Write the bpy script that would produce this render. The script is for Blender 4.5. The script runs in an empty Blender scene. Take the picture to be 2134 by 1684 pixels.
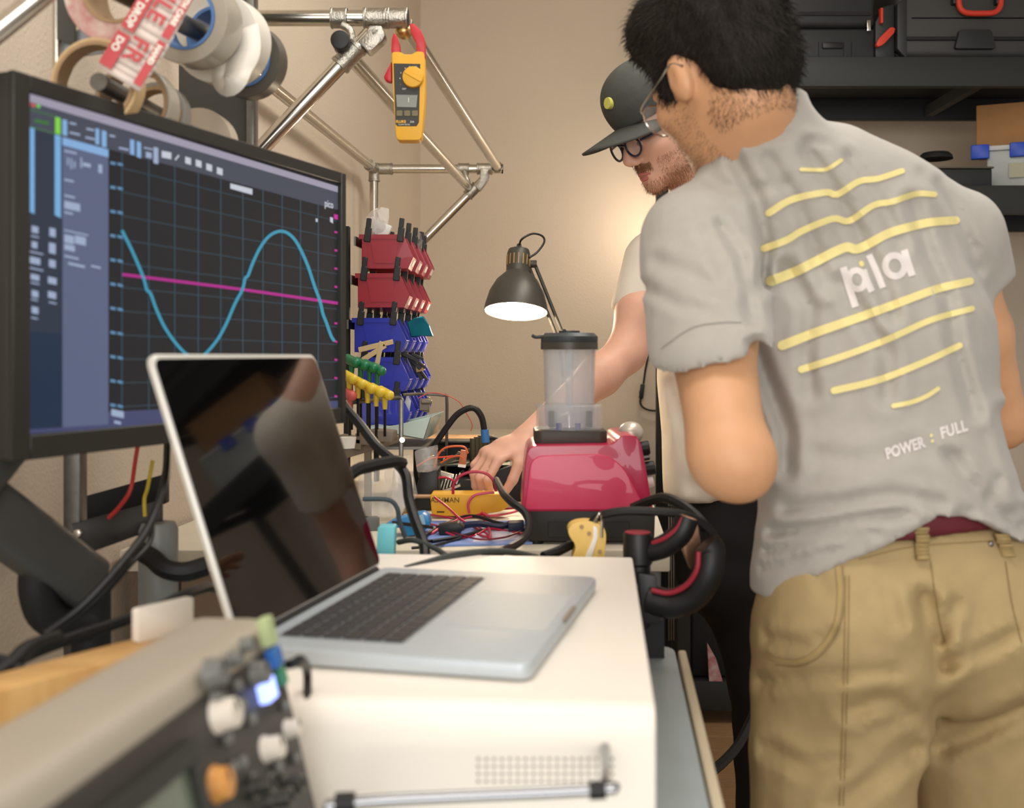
import bpy, bmesh, math, random
import numpy as np
from mathutils import Vector, Matrix
from mathutils.bvhtree import BVHTree

random.seed(7)
rng = np.random.default_rng(7)
scene = bpy.context.scene
COL = scene.collection

# ------------------------------------------------------------------ camera
FPX, CU, CV, CAMZ = 2300.0, 1067.0, 740.0, 1.25      # focal length in px, vanishing column / horizon row, eye height
cam = bpy.data.cameras.new('camera')
cam.sensor_fit = 'HORIZONTAL'
cam.sensor_width = 36.0
cam.lens = FPX / 2134 * 36
cam.shift_y = -(842 - CV) / 2134
cam.clip_start = 0.02
cam.dof.use_dof = True
cam.dof.focus_distance = 2.5
cam.dof.aperture_fstop = 5.2
camo = bpy.data.objects.new('camera', cam)
camo.location = (0, 0, CAMZ)
camo.rotation_euler = (math.pi / 2, 0, 0)
COL.objects.link(camo)
scene.camera = camo

# ------------------------------------------------------------------ view, world, lights
vs = scene.view_settings
vs.view_transform = 'Standard'
vs.look = 'None'
vs.gamma = 1.0
vs.use_curve_mapping = False
vs.exposure = 0.0
wd = bpy.data.worlds.new('room_ambient')
scene.world = wd
wd.use_nodes = True
wd.node_tree.nodes['Background'].inputs[0].default_value = (1.0, 0.94, 0.85, 1)
wd.node_tree.nodes['Background'].inputs[1].default_value = 0.5


def area(name, loc, target, sx, sy, power, col):
    l = bpy.data.lights.new(name, 'AREA')
    l.shape = 'RECTANGLE'
    l.size, l.size_y = sx, sy
    l.energy = power
    l.color = col
    o = bpy.data.objects.new(name, l)
    o.location = loc
    d = Vector(target) - Vector(loc)
    o.rotation_euler = d.to_track_quat('-Z', 'Y').to_euler()
    COL.objects.link(o)
    return o


area('ceiling_light_near', (0.0, 0.75, 2.84), (-0.05, 0.9, 0.9), 1.3, 0.6, 15, (1.0, 0.98, 0.95))
area('ceiling_light_mid', (0.55, 2.2, 2.84), (-0.25, 2.5, 1.1), 1.3, 0.6, 31, (1.0, 0.94, 0.85))
area('window_daylight', (0.1, -2.3, 1.65), (0.1, 1.8, 1.05), 2.6, 1.7, 84, (1.0, 0.975, 0.94))


# ------------------------------------------------------------------ helpers
def at(u, v, d):
    """point seen at photo pixel (u, v), d metres in front of the lens"""
    return Vector(((u - CU) / FPX * d, d, CAMZ + (CV - v) / FPX * d))


def ray(u, v):
    return Vector(((u - CU) / FPX, 1.0, (CV - v) / FPX))


EYE = Vector((0, 0, CAMZ))


def hit(u, v, p0, n):
    r = ray(u, v)
    t = (Vector(p0) - EYE).dot(n) / r.dot(n)
    return EYE + r * t


def onz(u, v, z):
    return at(u, v, (z - CAMZ) * FPX / (CV - v))


def lin(c):
    out = []
    for x in c[:3]:
        x = x / 255.0
        out.append(x / 12.92 if x <= 0.04045 else ((x + 0.055) / 1.055) ** 2.4)
    return (*out, 1.0)


MATS = {}


def mat(name, col, rough=0.5, metal=0.0, emit=None, estr=1.0, var=0.0, vscale=30, bump=0.0, bscale=200,
        trans=0.0, alpha=1.0, ior=1.45, coat=0.0, sss=0.0, sheen=0.0, stretch=None, spec=0.5, col2=None):
    if name in MATS:
        return MATS[name]
    m = bpy.data.materials.new(name)
    m.use_nodes = True
    nt = m.node_tree
    b = nt.nodes['Principled BSDF']
    c = lin(col)
    b.inputs['Base Color'].default_value = c
    b.inputs['Roughness'].default_value = rough
    b.inputs['Metallic'].default_value = metal
    b.inputs['IOR'].default_value = ior
    b.inputs['Transmission Weight'].default_value = trans
    b.inputs['Alpha'].default_value = alpha
    b.inputs['Coat Weight'].default_value = coat
    b.inputs['Specular IOR Level'].default_value = spec
    b.inputs['Sheen Weight'].default_value = sheen
    if sss:
        b.inputs['Subsurface Weight'].default_value = sss
        b.inputs['Subsurface Radius'].default_value = (0.012, 0.005, 0.003)
    if emit is not None:
        b.inputs['Emission Color'].default_value = lin(emit)
        b.inputs['Emission Strength'].default_value = estr
    tc = None
    if var or bump or col2:
        tc = nt.nodes.new('ShaderNodeTexCoord')
        vec = tc.outputs['Object']
        if stretch:
            mp = nt.nodes.new('ShaderNodeMapping')
            mp.inputs['Scale'].default_value = stretch
            nt.links.new(vec, mp.inputs['Vector'])
            vec = mp.outputs['Vector']
    if var or col2:
        n = nt.nodes.new('ShaderNodeTexNoise')
        n.inputs['Scale'].default_value = vscale
        n.inputs['Detail'].default_value = 4
        nt.links.new(vec, n.inputs['Vector'])
        r = nt.nodes.new('ShaderNodeValToRGB')
        r.color_ramp.elements[0].position = 0.3
        r.color_ramp.elements[1].position = 0.7
        if col2:
            r.color_ramp.elements[0].color = c
            r.color_ramp.elements[1].color = lin(col2)
        else:
            r.color_ramp.elements[0].color = tuple(x * (1 - var) for x in c[:3]) + (1,)
            r.color_ramp.elements[1].color = tuple(min(1, x * (1 + var)) for x in c[:3]) + (1,)
        nt.links.new(n.outputs['Fac'], r.inputs['Fac'])
        nt.links.new(r.outputs['Color'], b.inputs['Base Color'])
    if bump:
        n2 = nt.nodes.new('ShaderNodeTexNoise')
        n2.inputs['Scale'].default_value = bscale
        n2.inputs['Detail'].default_value = 3
        nt.links.new(vec, n2.inputs['Vector'])
        bp = nt.nodes.new('ShaderNodeBump')
        bp.inputs['Strength'].default_value = bump
        bp.inputs['Distance'].default_value = 0.004
        nt.links.new(n2.outputs['Fac'], bp.inputs['Height'])
        nt.links.new(bp.outputs['Normal'], b.inputs['Normal'])
    MATS[name] = m
    return m


def screen_mat(name, col, strength=1.0):
    """something a display shows: emits its colour under a dark glossy face"""
    return mat('screen_' + name, (6, 6, 7), rough=0.35, emit=col, estr=strength, spec=0.3)


W = {}


def tag(o, label=None, cat=None, group=None, kind=None):
    if label: o['label'] = label
    if cat: o['category'] = cat
    if group: o['group'] = group
    if kind: o['kind'] = kind
    return o


def thing(name, loc, label, cat, group=None):
    o = bpy.data.objects.new(name, None)
    o.empty_display_size = 0.05
    o.location = loc
    COL.objects.link(o)
    W[o] = Vector(loc)
    return tag(o, label, cat, group)


def link_mesh(name, me, parent=None, loc=None):
    o = bpy.data.objects.new(name, me)
    COL.objects.link(o)
    if parent is not None:
        o.parent = parent
        W[o] = W[parent].copy()
    if loc is not None:
        o.location = loc
    return o


class MB:
    """collects shapes for ONE mesh object, in world coordinates"""

    def __init__(self):
        self.bm = bmesh.new()

    def box(self, c, s, R=None, about=None):
        M = Matrix.Translation(Vector(c)) @ (R.to_4x4() if R else Matrix()) @ Matrix.Diagonal((*s, 1))
        bmesh.ops.create_cube(self.bm, size=1, matrix=M)
        return self

    def quad(self, pts):
        vs_ = [self.bm.verts.new(Vector(p)) for p in pts]
        self.bm.faces.new(vs_)
        return self

    def prism(self, pts, vec):
        """polygon pts extruded by vec"""
        vec = Vector(vec)
        a = [self.bm.verts.new(Vector(p)) for p in pts]
        b = [self.bm.verts.new(Vector(p) + vec) for p in pts]
        n = len(a)
        self.bm.faces.new(a)
        self.bm.faces.new(list(reversed(b)))
        for i in range(n):
            self.bm.faces.new((a[i], b[i], b[(i + 1) % n], a[(i + 1) % n]))
        return self

    def cyl(self, p0, p1, r0, r1=None, seg=16, caps=True):
        r1 = r0 if r1 is None else r1
        p0, p1 = Vector(p0), Vector(p1)
        z = (p1 - p0).normalized()
        x = z.orthogonal().normalized()
        y = z.cross(x)
        A, B = [], []
        for i in range(seg):
            t = 2 * math.pi * i / seg
            d = x * math.cos(t) + y * math.sin(t)
            A.append(self.bm.verts.new(p0 + d * r0))
            B.append(self.bm.verts.new(p1 + d * r1))
        for i in range(seg):
            self.bm.faces.new((A[i], A[(i + 1) % seg], B[(i + 1) % seg], B[i]))
        if caps:
            self.bm.faces.new(list(reversed(A)))
            self.bm.faces.new(B)
        return self

    def tube(self, pts, r, seg=8, smooth=4, closed=False):
        pts = [Vector(p) for p in pts]
        if smooth > 1:
            pts = spline(pts, smooth, closed)
        n = len(pts)
        rs = r if isinstance(r, (list, tuple)) else None
        T = []
        for i in range(n):
            a = pts[(i - 1) % n] if (closed or i > 0) else pts[i]
            b = pts[(i + 1) % n] if (closed or i < n - 1) else pts[i]
            d = b - a
            T.append(d.normalized() if d.length > 1e-9 else Vector((0, 0, 1)))
        x = T[0].orthogonal().normalized()
        rings = []
        for i in range(n):
            x = (x - T[i] * x.dot(T[i]))
            x = x.normalized() if x.length > 1e-6 else T[i].orthogonal().normalized()
            y = T[i].cross(x)
            rr = r if rs is None else rs[0] + (rs[1] - rs[0]) * i / max(1, n - 1)
            rings.append([self.bm.verts.new(pts[i] + (x * math.cos(2 * math.pi * k / seg) + y * math.sin(2 * math.pi * k / seg)) * rr) for k in range(seg)])
        m = n if closed else n - 1
        for i in range(m):
            A, B = rings[i], rings[(i + 1) % n]
            for k in range(seg):
                self.bm.faces.new((A[k], A[(k + 1) % seg], B[(k + 1) % seg], B[k]))
        if not closed:
            self.bm.faces.new(list(reversed(rings[0])))
            self.bm.faces.new(rings[-1])
        return self

    def lathe(self, prof, o, axis=(0, 0, 1), seg=28, xdir=None, closed=False):
        """prof = [(radius, height along axis)]"""
        o = Vector(o)
        z = Vector(axis).normalized()
        x = z.orthogonal().normalized()
        y = z.cross(x)
        rings = []
        for r, h in prof:
            if r < 1e-6:
                rings.append([self.bm.verts.new(o + z * h)])
            else:
                rings.append([self.bm.verts.new(o + z * h + (x * math.cos(2 * math.pi * k / seg) + y * math.sin(2 * math.pi * k / seg)) * r) for k in range(seg)])
        pr = list(zip(rings[:-1], rings[1:]))
        if closed:
            pr.append((rings[-1], rings[0]))
        for A, B in pr:
            for k in range(seg):
                k2 = (k + 1) % seg
                if len(A) == 1 and len(B) == 1:
                    continue
                if len(A) == 1:
                    self.bm.faces.new((A[0], B[k2], B[k]))
                elif len(B) == 1:
                    self.bm.faces.new((A[k], A[k2], B[0]))
                else:
                    self.bm.faces.new((A[k], A[k2], B[k2], B[k]))
        return self

    def ell(self, c, r, R=None, u=16, v=10):
        M = Matrix.Translation(Vector(c)) @ (R.to_4x4() if R else Matrix()) @ Matrix.Diagonal((*r, 1))
        bmesh.ops.create_uvsphere(self.bm, u_segments=u, v_segments=v, radius=1, matrix=M)
        return self

    def ribbon(self, pts, width, nrm, thick=0.0):
        """flat strip along pts, widened along nrm x tangent"""
        pts = [Vector(p) for p in pts]
        rows = []
        for i, p in enumerate(pts):
            t = (pts[min(i + 1, len(pts) - 1)] - pts[max(i - 1, 0)]).normalized()
            n = nrm[i] if isinstance(nrm, list) else Vector(nrm)
            s = t.cross(n).normalized() * (width[i] if isinstance(width, list) else width) / 2
            rows.append((self.bm.verts.new(p - s), self.bm.verts.new(p + s)))
        for a, b in zip(rows[:-1], rows[1:]):
            self.bm.faces.new((a[0], a[1], b[1], b[0]))
        if thick:
            geom = bmesh.ops.extrude_face_region(self.bm, geom=list(self.bm.faces))
            vv = [g for g in geom['geom'] if isinstance(g, bmesh.types.BMVert)]
            nn = nrm[0] if isinstance(nrm, list) else Vector(nrm)
            bmesh.ops.translate(self.bm, verts=vv, vec=nn * thick)
        return self

    def build(self, name, m, parent=None, bevel=0.0, segs=2, sharp=38, label=None, cat=None, group=None, kind=None):
        bm = self.bm
        bmesh.ops.recalc_face_normals(bm, faces=bm.faces)
        ang = math.radians(sharp)
        if bevel:
            ed = [e for e in bm.edges if len(e.link_faces) == 2 and e.calc_face_angle(0) > math.radians(30)]
            bmesh.ops.bevel(bm, geom=ed, offset=bevel, segments=segs, profile=0.5, affect='EDGES', clamp_overlap=True)
        for f in bm.faces:
            f.smooth = True
        for e in bm.edges:
            if len(e.link_faces) == 2:
                e.smooth = e.calc_face_angle(0) < ang
        if parent is not None:
            off = W[parent]
        else:
            co = np.array([v.co[:] for v in bm.verts])
            lo, hi = co.min(0), co.max(0)
            off = Vector(((lo[0] + hi[0]) / 2, (lo[1] + hi[1]) / 2, lo[2]))
        bmesh.ops.translate(bm, verts=bm.verts, vec=-off)
        me = bpy.data.meshes.new(name)
        bm.to_mesh(me)
        bm.free()
        if m is not None:
            me.materials.append(m)
        o = link_mesh(name, me, parent)
        if parent is None:
            o.location = off
            W[o] = Vector(off)
        return tag(o, label, cat, group, kind)


def spline(pts, k=4, closed=False):
    out = []
    n = len(pts)
    rng_ = range(n if closed else n - 1)
    for i in rng_:
        p0 = pts[(i - 1) % n] if (closed or i > 0) else pts[0] * 2 - pts[1]
        p1, p2 = pts[i], pts[(i + 1) % n]
        p3 = pts[(i + 2) % n] if (closed or i + 2 < n) else pts[-1] * 2 - pts[-2]
        for j in range(k):
            t = j / k
            out.append(0.5 * ((2 * p1) + (p2 - p0) * t + (2 * p0 - 5 * p1 + 4 * p2 - p3) * t * t + (3 * p1 - p0 - 3 * p2 + p3) * t ** 3))
    if not closed:
        out.append(pts[-1].copy())
    return out


def rounded(w, h, r, n=4, cx=0, cy=0):
    """2-D rounded rectangle outline"""
    out = []
    for sx, sy, a0 in ((1, 1, 0), (-1, 1, 90), (-1, -1, 180), (1, -1, 270)):
        for i in range(n + 1):
            a = math.radians(a0 + 90 * i / n)
            out.append((cx + sx * (w / 2 - r) + r * math.cos(a), cy + sy * (h / 2 - r) + r * math.sin(a)))
    return out


def round_poly(P, r, n=4):
    """round the corners of a 2-D polygon"""
    out = []
    m = len(P)
    for i in range(m):
        a, b, c = Vector(P[i - 1]), Vector(P[i]), Vector(P[(i + 1) % m])
        rr = r[i] if isinstance(r, (list, tuple)) else r
        da, dc = (a - b), (c - b)
        ra, rc = min(rr, da.length * .48), min(rr, dc.length * .48)
        p, q = b + da.normalized() * ra, b + dc.normalized() * rc
        for j in range(n + 1):
            t = j / n
            out.append(tuple((p * (1 - t) ** 2 + b * 2 * t * (1 - t) + q * t * t)))
    return out


def axes(x, y=None, z=None):
    """3x3 rotation with the given unit columns"""
    x, y, z = Vector(x), Vector(y), Vector(z)
    return Matrix(((x.x, y.x, z.x), (x.y, y.y, z.y), (x.z, y.z, z.z)))


def rotz(deg):
    return Matrix.Rotation(math.radians(deg), 3, 'Z')


def text_tris(s, size, bold=0.0, spacing=1.0):
    """flat triangles of a word in its own 2-D plane: (verts, faces), origin left baseline"""
    cu = bpy.data.curves.new('text_tmp', 'FONT')
    cu.body = s
    cu.size = size
    cu.offset = bold
    cu.space_character = spacing
    cu.resolution_u = 3
    o = bpy.data.objects.new('text_tmp', cu)
    COL.objects.link(o)
    dg = bpy.context.evaluated_depsgraph_get()
    me = o.evaluated_get(dg).to_mesh()
    V = [(v.co.x, v.co.y) for v in me.vertices]
    Fc = [tuple(p.vertices) for p in me.polygons]
    o.evaluated_get(dg).to_mesh_clear()
    bpy.data.objects.remove(o)
    bpy.data.curves.remove(cu)
    return V, Fc


def text_plane(name, s, size, o, ex, ey, m, parent, bold=0.0, lift=0.0004, spacing=1.0):
    V, Fc = text_tris(s, size, bold, spacing)
    b = MB()
    n = Vector(ex).cross(Vector(ey)).normalized()
    vv = [b.bm.verts.new(Vector(o) + Vector(ex) * x + Vector(ey) * y + n * lift) for x, y in V]
    for f in Fc:
        try:
            b.bm.faces.new([vv[i] for i in f])
        except ValueError:
            pass
    return b.build(name, m, parent)


def cable(name, pts, r, m, label, cat='cable', group=None, seg=8, smooth=5, parent=None):
    return MB().tube(pts, r, seg, smooth).build(name, m, parent, label=label, cat=cat, group=group)


# ------------------------------------------------------------------ shared materials
M_black = mat('black_plastic', (24, 24, 25), 0.45, var=.1, vscale=40)
M_blackm = mat('matte_black', (20, 20, 20), 0.7)
M_rubber = mat('black_rubber', (17, 17, 18), 0.5)
M_chrome = mat('chrome_pipe', (205, 200, 190), 0.2, 1.0, var=.06, vscale=60)
M_cast = mat('cast_joint', (170, 165, 155), 0.38, 1.0, var=.2, vscale=120, bump=.3, bscale=300)
M_steel = mat('brushed_steel', (120, 118, 114), 0.4, 1.0, var=.1, vscale=80)
M_white = mat('white_enamel', (238, 232, 222), 0.45)
M_clear = mat('clear_plastic', (235, 240, 240), 0.08, trans=0.92, alpha=0.35, ior=1.2)
# ------------------------------------------------------------------ the room
M_wall = mat('wall_paint', (206, 191, 172), 0.75, var=.02, vscale=3, bump=.35, bscale=170)
EX = Vector((1, -0.081, 0)).normalized()       # along the back wall
EY = Vector((0.081, 1, 0)).normalized()        # along the left wall, away from the lens
CORNER = Vector((-0.394, 4.75, 0))


def wall(name, a, b, thick, z1=2.9):
    MB().prism([a, b, b + thick, a + thick], (0, 0, z1)).build(name, M_wall, kind='structure')


wall('wall_left', CORNER + EY * .12, CORNER - EY * 5.2, -EX * .12)
wall('wall_back', CORNER, CORNER + EX * 4.2, EY * .12)
M_ceil = mat('ceiling_paint', (225, 220, 210), 0.8)
a = CORNER - EX * .1 + EY * .1
b4 = [a, a + EX * 4.3, a + EX * 4.3 - EY * 5.3, a - EY * 5.3]
MB().prism([p + Vector((0, 0, 2.9)) for p in b4], (0, 0, .1)).build('ceiling', M_ceil, kind='structure')
M_sub = mat('subfloor', (90, 70, 50), 0.8)
fl = MB().prism([p + Vector((0, 0, -.09)) for p in b4], (0, 0, .075)).build('floor', M_sub, kind='structure')
M_oak = mat('oak_plank', (176, 140, 100), 0.45, col2=(150, 114, 78), vscale=14, stretch=(1, 12, 1), bump=.05)
pl = None
for j in range(26):
    for i in range(3):
        y0 = CORNER - EY * (.13 * j + .066) + EX * (.05 + .9 * i + .43 * (j % 2) + .4)
        if pl is None:
            bb = MB().box((0, 0, 0), (.894, .127, .014))
            pl = bb.build('plank', M_oak, bevel=.0015, segs=1)
            me_pl = pl.data
            pl.parent = fl
        else:
            pl = link_mesh('plank', me_pl)
            pl.parent = fl
        pl.rotation_euler = (0, 0, math.atan2(EX.y, EX.x))
        pl.location = Vector((y0.x, y0.y, -.014)) - fl.location

# ------------------------------------------------------------------ benches
M_bench = mat('cream_bench_top', (214, 205, 186), 0.5, var=.04, vscale=12)
M_esd = mat('grey_bench_top', (158, 168, 170), 0.42, var=.03, vscale=20)
M_edge = mat('cream_edge_band', (214, 200, 172), 0.5)
M_leg = mat('grey_steel_leg', (110, 112, 112), 0.5, .6)


def edge_x(y, x0=0.255, y0=1.8):
    return x0 + .081 * (y - y0)


BZ = 0.94       # far bench top
bench = thing('workbench', (-.1, 2.9, 0), 'cream-topped long workbench against the left wall under the blender and bins', 'workbench')
yl, yh = 1.755, 4.62
xl = lambda y: CORNER.x + .081 * (y - 4.75) + .012
pts = [(xl(yl), yl, BZ - .035), (edge_x(yl), yl, BZ - .035), (edge_x(yh), yh, BZ - .035), (xl(yh), yh, BZ - .035)]
MB().prism(pts, (0, 0, .035)).build('bench_top', M_bench, bench, bevel=.003)
for (x, y) in ((edge_x(1.8) - .04, 1.80), (xl(1.8) + .05, 1.80), (edge_x(4.4) - .04, 4.4), (xl(4.4) + .05, 4.4)):
    MB().box((x, y, (BZ - .035) / 2), (.05, .05, BZ - .035)).build('leg', M_leg, bench, bevel=.003)
MB().box(((xl(3) + edge_x(3)) / 2, 4.35, BZ - .08), (.5, .03, .08)).build('apron', M_leg, bench)

CZ = 0.85       # near bench top
cart = thing('side_bench', (-.2, .9, 0), 'grey-topped low bench with cream edge band under the white power unit', 'workbench')
cx = lambda y: .175 + .088 * (y - .975)
y0, y1 = .12, 1.52
outl = round_poly([(-.58, y0), (cx(y0), y0), (cx(y1), y1), (-.53, y1)], [.01, .02, .03, .01])
MB().prism([(x, y, CZ - .03) for x, y in outl], (0, 0, .03)).build('bench_top', M_esd, cart, bevel=.002)
eb = MB()
eb.prism([(cx(y0) + .001, y0 + .02, CZ - .034), (cx(y0) + .012, y0 + .02, CZ - .034), (cx(y1) + .012, y1 - .03, CZ - .034), (cx(y1) + .001, y1 - .03, CZ - .034)], (0, 0, .036))
eb.build('edge_band', M_edge, cart, bevel=.003)
for (x, y) in ((cx(.2) - .05, .2), (-.52, .2), (cx(1.45) - .06, 1.45), (-.5, 1.45)):
    MB().box((x, y, (CZ - .03) / 2), (.045, .045, CZ - .03)).build('leg', M_leg, cart, bevel=.003)

# ------------------------------------------------------------------ white power unit with vent and chrome handle
M_unit = mat('unit_white_paint', (244, 236, 224), 0.5, var=.015, vscale=8)
M_hole = mat('vent_dark', (120, 108, 94), 0.8)
fr, bk = Vector((.106, .811, 0)), Vector((.156, 1.429, 0))
ey = (bk - fr).normalized()
ex = Vector((ey.y, -ey.x, 0))
UW, UD, UH = .40, .618, .139
unit = thing('power_unit', fr - ex * UW / 2 + ey * UD / 2 + Vector((0, 0, CZ)), 'white metal power unit with rounded edges under the laptop', 'power supply')
prof = round_poly([(0, .006), (UD, .006), (UD, UH), (0, UH)], [.004, .004, .006, .022], 6)
o0 = fr - ex * UW + Vector((0, 0, CZ))
MB().prism([o0 + ey * y + Vector((0, 0, z)) for y, z in prof], ex * UW).build('body', M_unit, unit, bevel=.004)
hp = MB().box((0, 0, 0), (.0027, .004, .0024), axes(ex, ey, (0, 0, 1))).build('vent_hole', M_hole, unit, bevel=.0006, segs=1)
hme = hp.data
for v_ in hme.vertices:
    v_.co += W[unit]
first = True
for i in range(18):
    for j in range(4):
        p = hit(997 + 16.4 * i, 1582 + 15.5 * j, fr, -ey) - ey * -.0015
        if first:
            h = hp
            first = False
        else:
            h = link_mesh('vent_hole', hme, unit)
        h.location = p - W[unit]
hb = MB()
ha, hz = at(700, 1674, .735), at(1262, 1646, .735)
inn = ey * .085
dn_ = Vector((0, 0, -.05))
hb.tube([ha + dn_, ha + dn_ * .2, ha + (hz - ha) * .04, ha + (hz - ha) * .96, hz + inn * .15, hz + inn], .0038, 12, 4)
hd = hb.build('handle', mat('polished_chrome', (150, 150, 154), .16, 1.0), unit, label='chrome bail handle on the front')
MB().cyl(hz + (ha - hz) * .06, hz + (ha - hz) * .0, .006).build('rubber_sleeve', M_rubber, hd)
MB().cyl(ha, ha + (hz - ha) * .07, .0068).build('rubber_sleeve', M_rubber, hd)
for sx in (.04, UW - .04):
    for sy in (.05, UD - .05):
        MB().cyl(o0 + ex * sx + ey * sy, o0 + ex * sx + ey * sy + Vector((0, 0, .008)), .014).build('foot', M_rubber, unit)

# ------------------------------------------------------------------ laptop
M_alu = mat('laptop_aluminium', (186, 194, 200), 0.5, .35, var=.02, vscale=60)
M_alus = mat('laptop_aluminium_light', (214, 212, 205), 0.38, .35)
M_key = mat('key_black_lit', (50, 50, 53), 0.5)  # black keys lightened: reflected light is put into the colour
M_legend = mat('key_legend', (190, 190, 185), 0.5)
M_lscreen = mat('laptop_dark_glass', (6, 6, 7), 0.05, spec=.6, coat=.3)
th = math.radians(13)
lw = Vector((math.sin(th), math.cos(th), 0))         # along the hinge, away from the lens
ld = Vector((math.cos(th), -math.sin(th), 0))        # hinge to front edge
LZ = CZ + UH                                         # sits on the unit
LW, LD, LT = .356, .252, .0155
LC = Vector((-.068, 1.078, 0))
LO = LC - lw * LW / 2 - ld * LD / 2
lap = thing('laptop', LC + Vector((0, 0, LZ)), 'open silver laptop with a dark screen standing on the white power unit', 'laptop')


def lp(w, d, z):
    return LO + lw * w + ld * d + Vector((0, 0, LZ + z))


def lap_slab(ol, z0, z1):
    return MB().prism([lp(w, d, z0) for w, d in ol], (0, 0, z1 - z0))


ol = rounded(LW, LD, .012, 5, LW / 2, LD / 2)
base = lap_slab(ol, .002, LT).build('base', M_alu, lap, bevel=.0025)
for w, d in ((.03, .03), (LW - .03, .03), (.03, LD - .03), (LW - .03, LD - .03)):
    MB().cyl(lp(w, d, 0), lp(w, d, .003), .009).build('foot', M_rubber, lap)
lap_slab(rounded(.286, .116, .004, 3, LW / 2, .076), LT - .0002, LT + .0003).build('keyboard_well', mat('key_well_lit', (118, 121, 124), .5), lap)  # well paler too, with the light reflected around the keys in its colour
lap_slab(rounded(.150, .094, .005, 3, LW / 2, LD - .056), LT - .0002, LT + .0004).build('trackpad', mat('trackpad_glass', (178, 186, 192), .5, .2), lap)
lap_slab(rounded(.06, .004, .0018, 3, LW / 2, LD - .0005), LT - .003, LT + .0004).build('lid_notch', M_steel, lap)
# keys, each its own part
kw, kh = .0192, .0188


def key_mesh(w):
    kb = MB()
    kb.prism([lw * (x * 1.0) + ld * y for x, y in rounded(w - .0028, kh - .0028, .0018, 2)], (0, 0, .0016))
    ob = kb.build('key_tmp', M_key, None, bevel=.0004, segs=1)
    me_ = ob.data
    bpy.data.objects.remove(ob)
    return me_


km = {}
rows = [[1.0] * 14, [1.0] * 13 + [1.5], [1.5] + [1.0] * 13, [1.75] + [1.0] * 11 + [1.75], [2.3] + [1.0] * 10 + [2.2], [1, 1, 1, 1.25, 5.1, 1.25, 1, 1, 1, 1]]
for r_, row in enumerate(rows):
    tot = sum(row)
    sc = .280 / tot
    w0 = LW / 2 - .14
    for q in row:
        kk = round(q * sc, 4)
        if kk not in km:
            km[kk] = key_mesh(kk)
        k_ = link_mesh('key', km[kk], lap)
        # the far end of a row is the user's right, the near end the user's left
        k_.location = lp(w0 + q * sc / 2, .076 - .047 + r_ * kh, LT + .0003) - W[lap]
        w0 += q * sc
# lid
hn = lp(0, .001, LT)
lean = math.radians(109)
lu = (ld * math.cos(lean) + Vector((0, 0, 1)) * math.sin(lean)).normalized()   # up the lid
lnrm = lw.cross(lu).normalized()
if lnrm.dot(ld) < 0:
    lnrm = -lnrm
LL = .258


def lid_slab(ol_, t0, t1):
    return MB().prism([hn + lw * x + lu * y + lnrm * t0 for x, y in ol_], lnrm * (t1 - t0))


lid = lid_slab(rounded(LW, LL, .012, 5, LW / 2, LL / 2 + .003), -.0065, 0).build('lid', M_alus, lap, bevel=.0018)
lid_slab(rounded(LW - .007, LL - .008, .009, 4, LW / 2, LL / 2 + .002), 0, .0006).build('display_glass', M_lscreen, lid)
MB().cyl(lp(.02, -.001, LT - .001), lp(LW - .02, -.001, LT - .001), .0055).build('hinge', M_blackm, lap)

# ------------------------------------------------------------------ oscilloscope in the foreground
M_scope = mat('scope_beige', (168, 158, 142), 0.55, var=.03, vscale=14)
M_scoped = mat('scope_dark', (52, 49, 44), 0.5)
M_knobw = mat('scope_knob_pale', (220, 210, 196), 0.45)
M_knobg = mat('scope_knob_grey', (110, 110, 106), 0.45)
ft = at(560, 1288, .80)
nt_ = onz(0, 1655, ft.z)
e1 = (nt_ - ft).normalized()                    # along the face towards the lens
out0 = Vector((0, 0, 1)).cross(e1).normalized()
if out0.x < 0:
    out0 = -out0
tilt = math.radians(14)
eu = (Vector((0, 0, 1)) * math.cos(tilt) - out0 * math.sin(tilt)).normalized()   # up the leaning face
en = (out0 * math.cos(tilt) + Vector((0, 0, 1)) * math.sin(tilt)).normalized()   # face normal
SL, SH, SD = .43, .205, .066
scope = thing('oscilloscope', ft + e1 * SL / 2 - out0 * .04 - Vector((0, 0, ft.z - CZ)), 'beige bench oscilloscope with rows of knobs, blurred in the near foreground', 'oscilloscope')


def sp(a_, b_, c_):
    """a along the face from the far end, b down from the top edge, c out of the face"""
    return ft + e1 * a_ - eu * b_ + en * c_


prof = round_poly([(0, 0), (SH, 0), (SH - .018, -SD), (-.015, -SD)], [.012, .008, .01, .02], 4)
body = MB().prism([sp(0, b_, c_) for b_, c_ in prof], e1 * SL).build('case', M_scope, scope, bevel=.008, segs=3)
lp_ = MB().prism([sp(.004, b_, c_) for b_, c_ in ((.018, -.002), (SH - .006, -.002), (SH - .006, .004), (.018, .004))], e1 * (SL - .008)).build('front_panel', M_scoped, scope, bevel=.003)
# display towards the near end
dd = MB().prism([sp(a_, b_, .0042) for a_, b_ in ((.175, .045), (.40, .045), (.40, .175), (.175, .175))], en * .002).build('display', mat('scope_display_reflection', (92, 98, 84), .2, emit=(70, 80, 62), estr=.35), lp_)  # greenish grey and faint emission stand for the reflection on the screen
bz = MB()
for a0, a1, b0, b1 in ((.165, .41, .032, .045), (.165, .41, .175, .188), (.165, .175, .045, .175), (.40, .41, .045, .175)):
    bz.prism([sp(a_, b_, .004) for a_, b_ in ((a0, b0), (a1, b0), (a1, b1), (a0, b1))], en * .007)
bz.build('display_bezel', mat('scope_bezel', (38, 37, 34), .5), lp_, bevel=.001, segs=1)


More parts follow.
